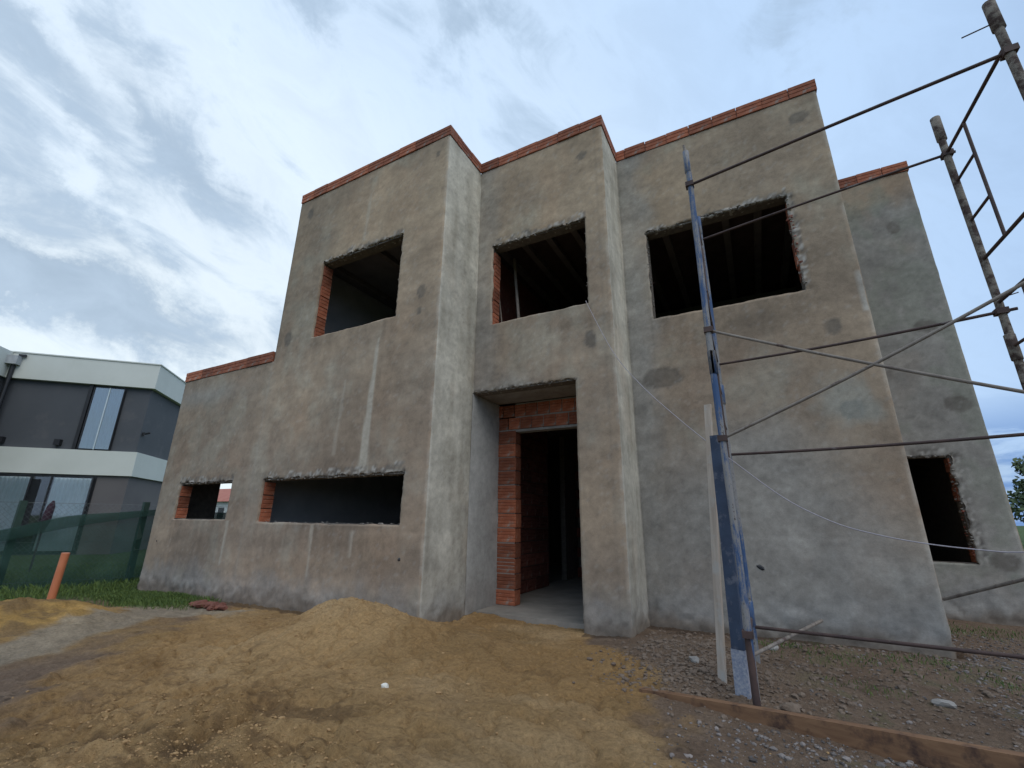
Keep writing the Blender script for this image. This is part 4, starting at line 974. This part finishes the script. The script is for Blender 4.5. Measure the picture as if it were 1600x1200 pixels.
# the net: hung a little in front, its upper edge sags and folds over
def netsheet(name, off, ztop, zbot, folds, seed):
    V, Q = [], []; cols_ = 0; us = []
    rows = 14
    for i in range(len(FP)-1):
        L = (FP[i+1]-FP[i]).length; n = int(L/.07); d = (FP[i+1]-FP[i]).normalized(); nn = Vector((d.y, -d.x, 0))
        for k in range(n+(1 if i == len(FP)-2 else 0)):
            t_ = k/n; p = fpt(i, t_, 0)
            for j in range(rows):
                v = j/(rows-1); zt, zb = ztop(p.x, p.y), zbot(p.x, p.y); z = zt+(zb-zt)*v
                w = folds*(mnoise.noise(Vector((p.y*2.2+seed, z*1.2+p.y*1.5, seed)))+.5*mnoise.noise(Vector((p.y*6, z*5+p.y*3, seed+4))))*(.3+math.sin(v*math.pi)*.7+.3*v)
                V.append(tuple(p+nn*(off+w)+Vector((0, 0, z)))); 
            cols_ += 1
    for c in range(cols_-1):
        for r_ in range(rows-1): a = c*rows+r_; Q.append((a, a+rows, a+rows+1, a+1))
    mb = MB(); mb.add(V, Q, True); return mb.build(name, M['net'], fe)
ztop = lambda x, y: .80+.42*float(sst(2.3, 4.6, np.array([y*1.0]))[0])+.03*math.sin(y*4)
netsheet('shade_net', .07, ztop, lambda x, y: -.13, .10, 1.0)
netsheet('net_fold', .12, lambda x, y: ztop(x, y)+.01, lambda x, y: ztop(x, y)-.16-.05*math.sin(y*2.3), .03, 5.0)
# orange pipe stake
b = MB(); p0 = Vector((-8.52, 2.84, gz1(-8.52, 2.84)-.1)); 
b.tube([p0, p0+Vector((.035, 0, .38)), p0+Vector((.07, .0, .77))], .045, 14); tag(b.build('orange_pipe', M['pipe']), 'orange plastic pipe standing upright in the grass before the green net', 'pipe')

# ------------------------------------------------------------------ grass, gravel, clods
def blades(name, spots, mat):
    V, Q = [], []
    for (x, y, h, w) in spots:
        z = gz1(x, y) if False else 0
    xs = np.array([s[0] for s in spots]); ys = np.array([s[1] for s in spots]); zs = gz(xs, ys)
    for (x, y, h, w), z in zip(spots, zs):
        a = random.uniform(0, 6.28); l = random.uniform(.2, .8)*h; dx, dy = math.cos(a)*w, math.sin(a)*w; b_ = len(V); ca = a+1.57+random.uniform(-.5, .5)
        V += [(x-dx, y-dy, z-.01), (x+dx, y+dy, z-.01), (x+math.cos(ca)*l*.4+dx*.6, y+math.sin(ca)*l*.4+dy*.6, z+h*.65), (x+math.cos(ca)*l, y+math.sin(ca)*l, z+h)]
        Q += [(b_, b_+1, b_+2), (b_, b_+2, b_+3)]
    o = np_mesh(name, np.array(V), np.array(Q), mat, None, None, False); o['kind'] = 'stuff'; return o
sp_ = []
for i in range(16000):
    x = random.uniform(-15, -9.3); y = random.uniform(1.2, 6.0)
    if x > -9.62 and y > 4.2: continue
    d_ = random.random()
    if float(x) > -10.2 and random.random() < (x+10.2)*1.0: continue
    sp_.append((x, y, random.uniform(.04, .12), .004))
for i in range(9000):
    x = random.gauss(-8.6, .75); y = min(random.gauss(3.92, .24), 4.27)
    if math.hypot((x+8.6)/1.4, (y-3.92)/.5) > 1.3: continue
    sp_.append((x, y, random.uniform(.02, .07), .004))
random.seed(41)
for cx, cy, n_, s1 in ((.45, 5.3, 220, .22), (1.1, 5.5, 160, .2), (.0, 5.5, 130, .16), (1.8, 7.5, 300, .3), (2.4, 7.8, 240, .3), (.55, 4.6, 70, .12), (1.5, 5.2, 110, .2)):
    for i in range(n_): sp_.append((random.gauss(cx, s1), min(random.gauss(cy, s1*.5), 8.3), random.uniform(.012, .045), .003))
blades('grass', sp_, M['grass'])
def stones(name, n_, fx, fr, mat, sub=1, sq=.6):
    base = []
    for k in range(8):
        bm = bmesh.new(); bmesh.ops.create_icosphere(bm, subdivisions=1, radius=1)
        if True:
            vs = np.array([list(v.co*(1+.5*mnoise.noise(v.co*1.4+Vector((k*3.1, 0, k))))) for v in bm.verts]); fs = np.array([[v.index for v in f.verts] for f in bm.faces])
        bm.free(); base.append((vs, fs))
    V, F = [], []; off = 0
    pts = [fx() for _ in range(n_)]; xs = np.array([p[0] for p in pts]); ys = np.array([p[1] for p in pts]); zs = gz(xs, ys)
    for i in range(n_):
        vs, fs = base[random.randrange(8)]; a = random.uniform(0, 6.28); c, s_ = math.cos(a), math.sin(a); r = fr()
        v = vs*np.array([r*random.uniform(.8, 1.3), r*random.uniform(.7, 1), r*sq]); v = np.stack([v[:, 0]*c-v[:, 1]*s_, v[:, 0]*s_+v[:, 1]*c, v[:, 2]], -1)+np.array([xs[i], ys[i], zs[i]+r*.15])
        V.append(v); F.append(fs+off); off += len(vs)
    o = np_mesh(name, np.concatenate(V), np.concatenate(F), mat, None, None, False); o['kind'] = 'stuff'; return o
def f_gravel():
    while True:
        x, y = random.uniform(-.75, 3.2), random.uniform(1.9, 7.5)
        if y > 3.5 and random.random() < (.88 if x < 1.2 else .4): continue
        if x < 1.5 and y > 5.9: continue
        if x < .1 and random.random() > (x+.75)*1.2: continue
        return x, y
stones('gravel', 11000, f_gravel, lambda: min(.022, .0042+random.expovariate(260)), M['gravel'])
def f_dirt(): return (random.gauss(-.55, .35), random.gauss(4.3, .35)) if random.random() < .45 else (random.uniform(-1.2, 2.2), random.uniform(3.7, 5.9))
stones('soil_clods', 3800, f_dirt, lambda: min(.035, .006+random.expovariate(170)), M['dirtmass'])
def f_sand():
    c = random.choice([(-2.1, 1.6, .35), (-1.45, 1.55, .25), (-2.6, 1.6, .35), (-3.3, 1.7, .5), (-3.9, 3.4, .6), (-2.2, 3.2, 1.0), (-3.0, 2.4, 1.0), (-4.6, 3.6, .5), (-2.7, 1.1, .5)]); return random.gauss(c[0], c[2]), min(4.1, random.gauss(c[1], c[2]*.6))
stones('sand_lumps', 4200, f_sand, lambda: min(.020, .0028+random.expovariate(420)), M['sandclod'])
# single stones and debris
def rock_thing(name, x, y, r, mat, label, cat, sq=.6, sd=1, sub=2, dz=.3):
    b = MB(); b.rock((x, y, gz1(x, y)+r*dz), r, sq, sd, sub); return tag(b.build(name, M[mat]), label, cat)
rock_thing('stone', -2.33, 2.60, .026, 'stone_white', 'small bright white stone alone on the sand', 'stone', .7, 3)
rock_thing('stone', .52, 3.72, .05, 'stone_white', 'flat pale stone on the dirt right of the scaffold foot', 'stone', .4, 5)
rock_thing('dirt_clod', .02, 3.86, .055, 'dirtmass', 'dark dirt clod just right of the scaffold pole foot', 'clod', .6, 9)
for i, (x, y, r_) in enumerate(((.95, 4.55, .05), (-.62, 4.35, .045), (-.05, 5.35, .05), (.75, 3.35, .04))):
    o = rock_thing('mortar_lump', x, y, r_, 'concrete', ('grey mortar lump on the dirt below the right wall', 'grey mortar lump left of the pale plank foot', 'grey mortar lump at the wall foot behind the blue pole', 'small mortar lump just behind the long formwork board')[i], 'lump', .55, 12+i)
b = MB()
for i in range(16): b.rock((-6.75+random.gauss(0, .22), 3.95+random.gauss(0, .07), gz1(-6.75, 3.95)+.03), random.uniform(.04, .10), .5, i+20, 2)
tag(b.build('rubble_heap', simple('red_rubble', (.13, .045, .03), (.20, .08, .055), 9, .95, .8, .01)), 'low heap of dark reddish rubble at the foot of the left wall', 'rubble')

# ------------------------------------------------------------------ far things
def tree(name, x, y, h, rad, mat, label, seed, group=None, ls=.16):
    random.seed(seed); e = empty(name, (x, y, -.3), label, 'tree', group)
    b = MB(); top = Vector((x, y, h*.62)); b.tube([(x, y, -.4), (x+.05, y, h*.25), (x-.05, y, h*.45), top], [rad*.11, rad*.085, rad*.06, rad*.03], 9)
    cs = []
    for i in range(15):
        a = random.uniform(0, 6.28); rr = rad*math.sqrt(random.random())*.8; zz = h*random.uniform(.36, .88); k = 1-.55*((zz/h-.5)/.5)**2
        c = Vector((x+math.cos(a)*rr*k, y+math.sin(a)*rr*k, zz)); cs.append((c, rad*random.uniform(.22, .38)))
        b.tube([(x, y, h*.3), (Vector((x, y, h*.4))+c)/2, c], [rad*.05, rad*.03, rad*.01], 5)
    b.build('trunk', M['bark'], e)
    V, Q = [], []
    for c, r in cs:
        for i in range(260):
            d = Vector((random.gauss(0, 1), random.gauss(0, 1), random.gauss(0, .8))).normalized()*r*random.random()**.4; p = c+d
            u = Vector((random.gauss(0, 1), random.gauss(0, 1), random.gauss(0, 1))).normalized(); v = u.orthogonal().normalized(); s = ls*random.uniform(.5, 1.2)
            k = len(V); V += [tuple(p-u*s-Vector((x, y, -.3))), tuple(p+v*s*.6-Vector((x, y, -.3))), tuple(p+u*s-Vector((x, y, -.3))), tuple(p-v*s*.6-Vector((x, y, -.3)))]; Q.append((k, k+1, k+2, k+3))
    np_mesh('crown', np.array(V), np.array(Q), mat, e, None, False)
    return e
tree('broadleaf_tree', 15.6, 39, 5.3, 2.3, M['leaf'], 'dark green tree whose crown peeks out behind the right edge of the house', 5)
tree('broadleaf_tree', 17.2, 36, 4.0, 2.6, M['leaf2'], 'pale green lower tree at the far right edge of the picture', 6)
tree('broadleaf_tree', 21, 47, 7, 3.2, M['leaf'], 'large tree farther right beyond the pale green tree', 7)
tree('broadleaf_tree', -37, 18.5, 4.2, 2.0, M['leaf'], 'dark bushy tree seen low through the small left window opening', 8)
tree('broadleaf_tree', -48, 20, 6, 3, M['leaf'], 'tall tree behind the left neighbouring house', 9)
random.seed(77)
fh = empty('far_house', (-52, 31, 0), 'distant white house with red roof seen through the small left window opening', 'house')
b = MB(); b.box(-56, -48, 28, 34, -.3, 2.6); b.build('wall', M['farwall'], fh)
b = MB(); b.add([(-56.4, 27.6, 2.6), (-47.6, 27.6, 2.6), (-47.6, 34.4, 2.6), (-56.4, 34.4, 2.6), (-56.4, 31, 4.2), (-47.6, 31, 4.2)], [(0, 1, 5, 4), (2, 3, 4, 5), (1, 2, 5), (3, 0, 4), (3, 2, 1, 0)]); b.build('roof', M['farroof'], fh)
for x in (-54.5, -52, -49.8):
    b = MB(); b.box(x, x+1, 27.97, 28.02, .9, 2.0); b.build('window', M['black'], fh)
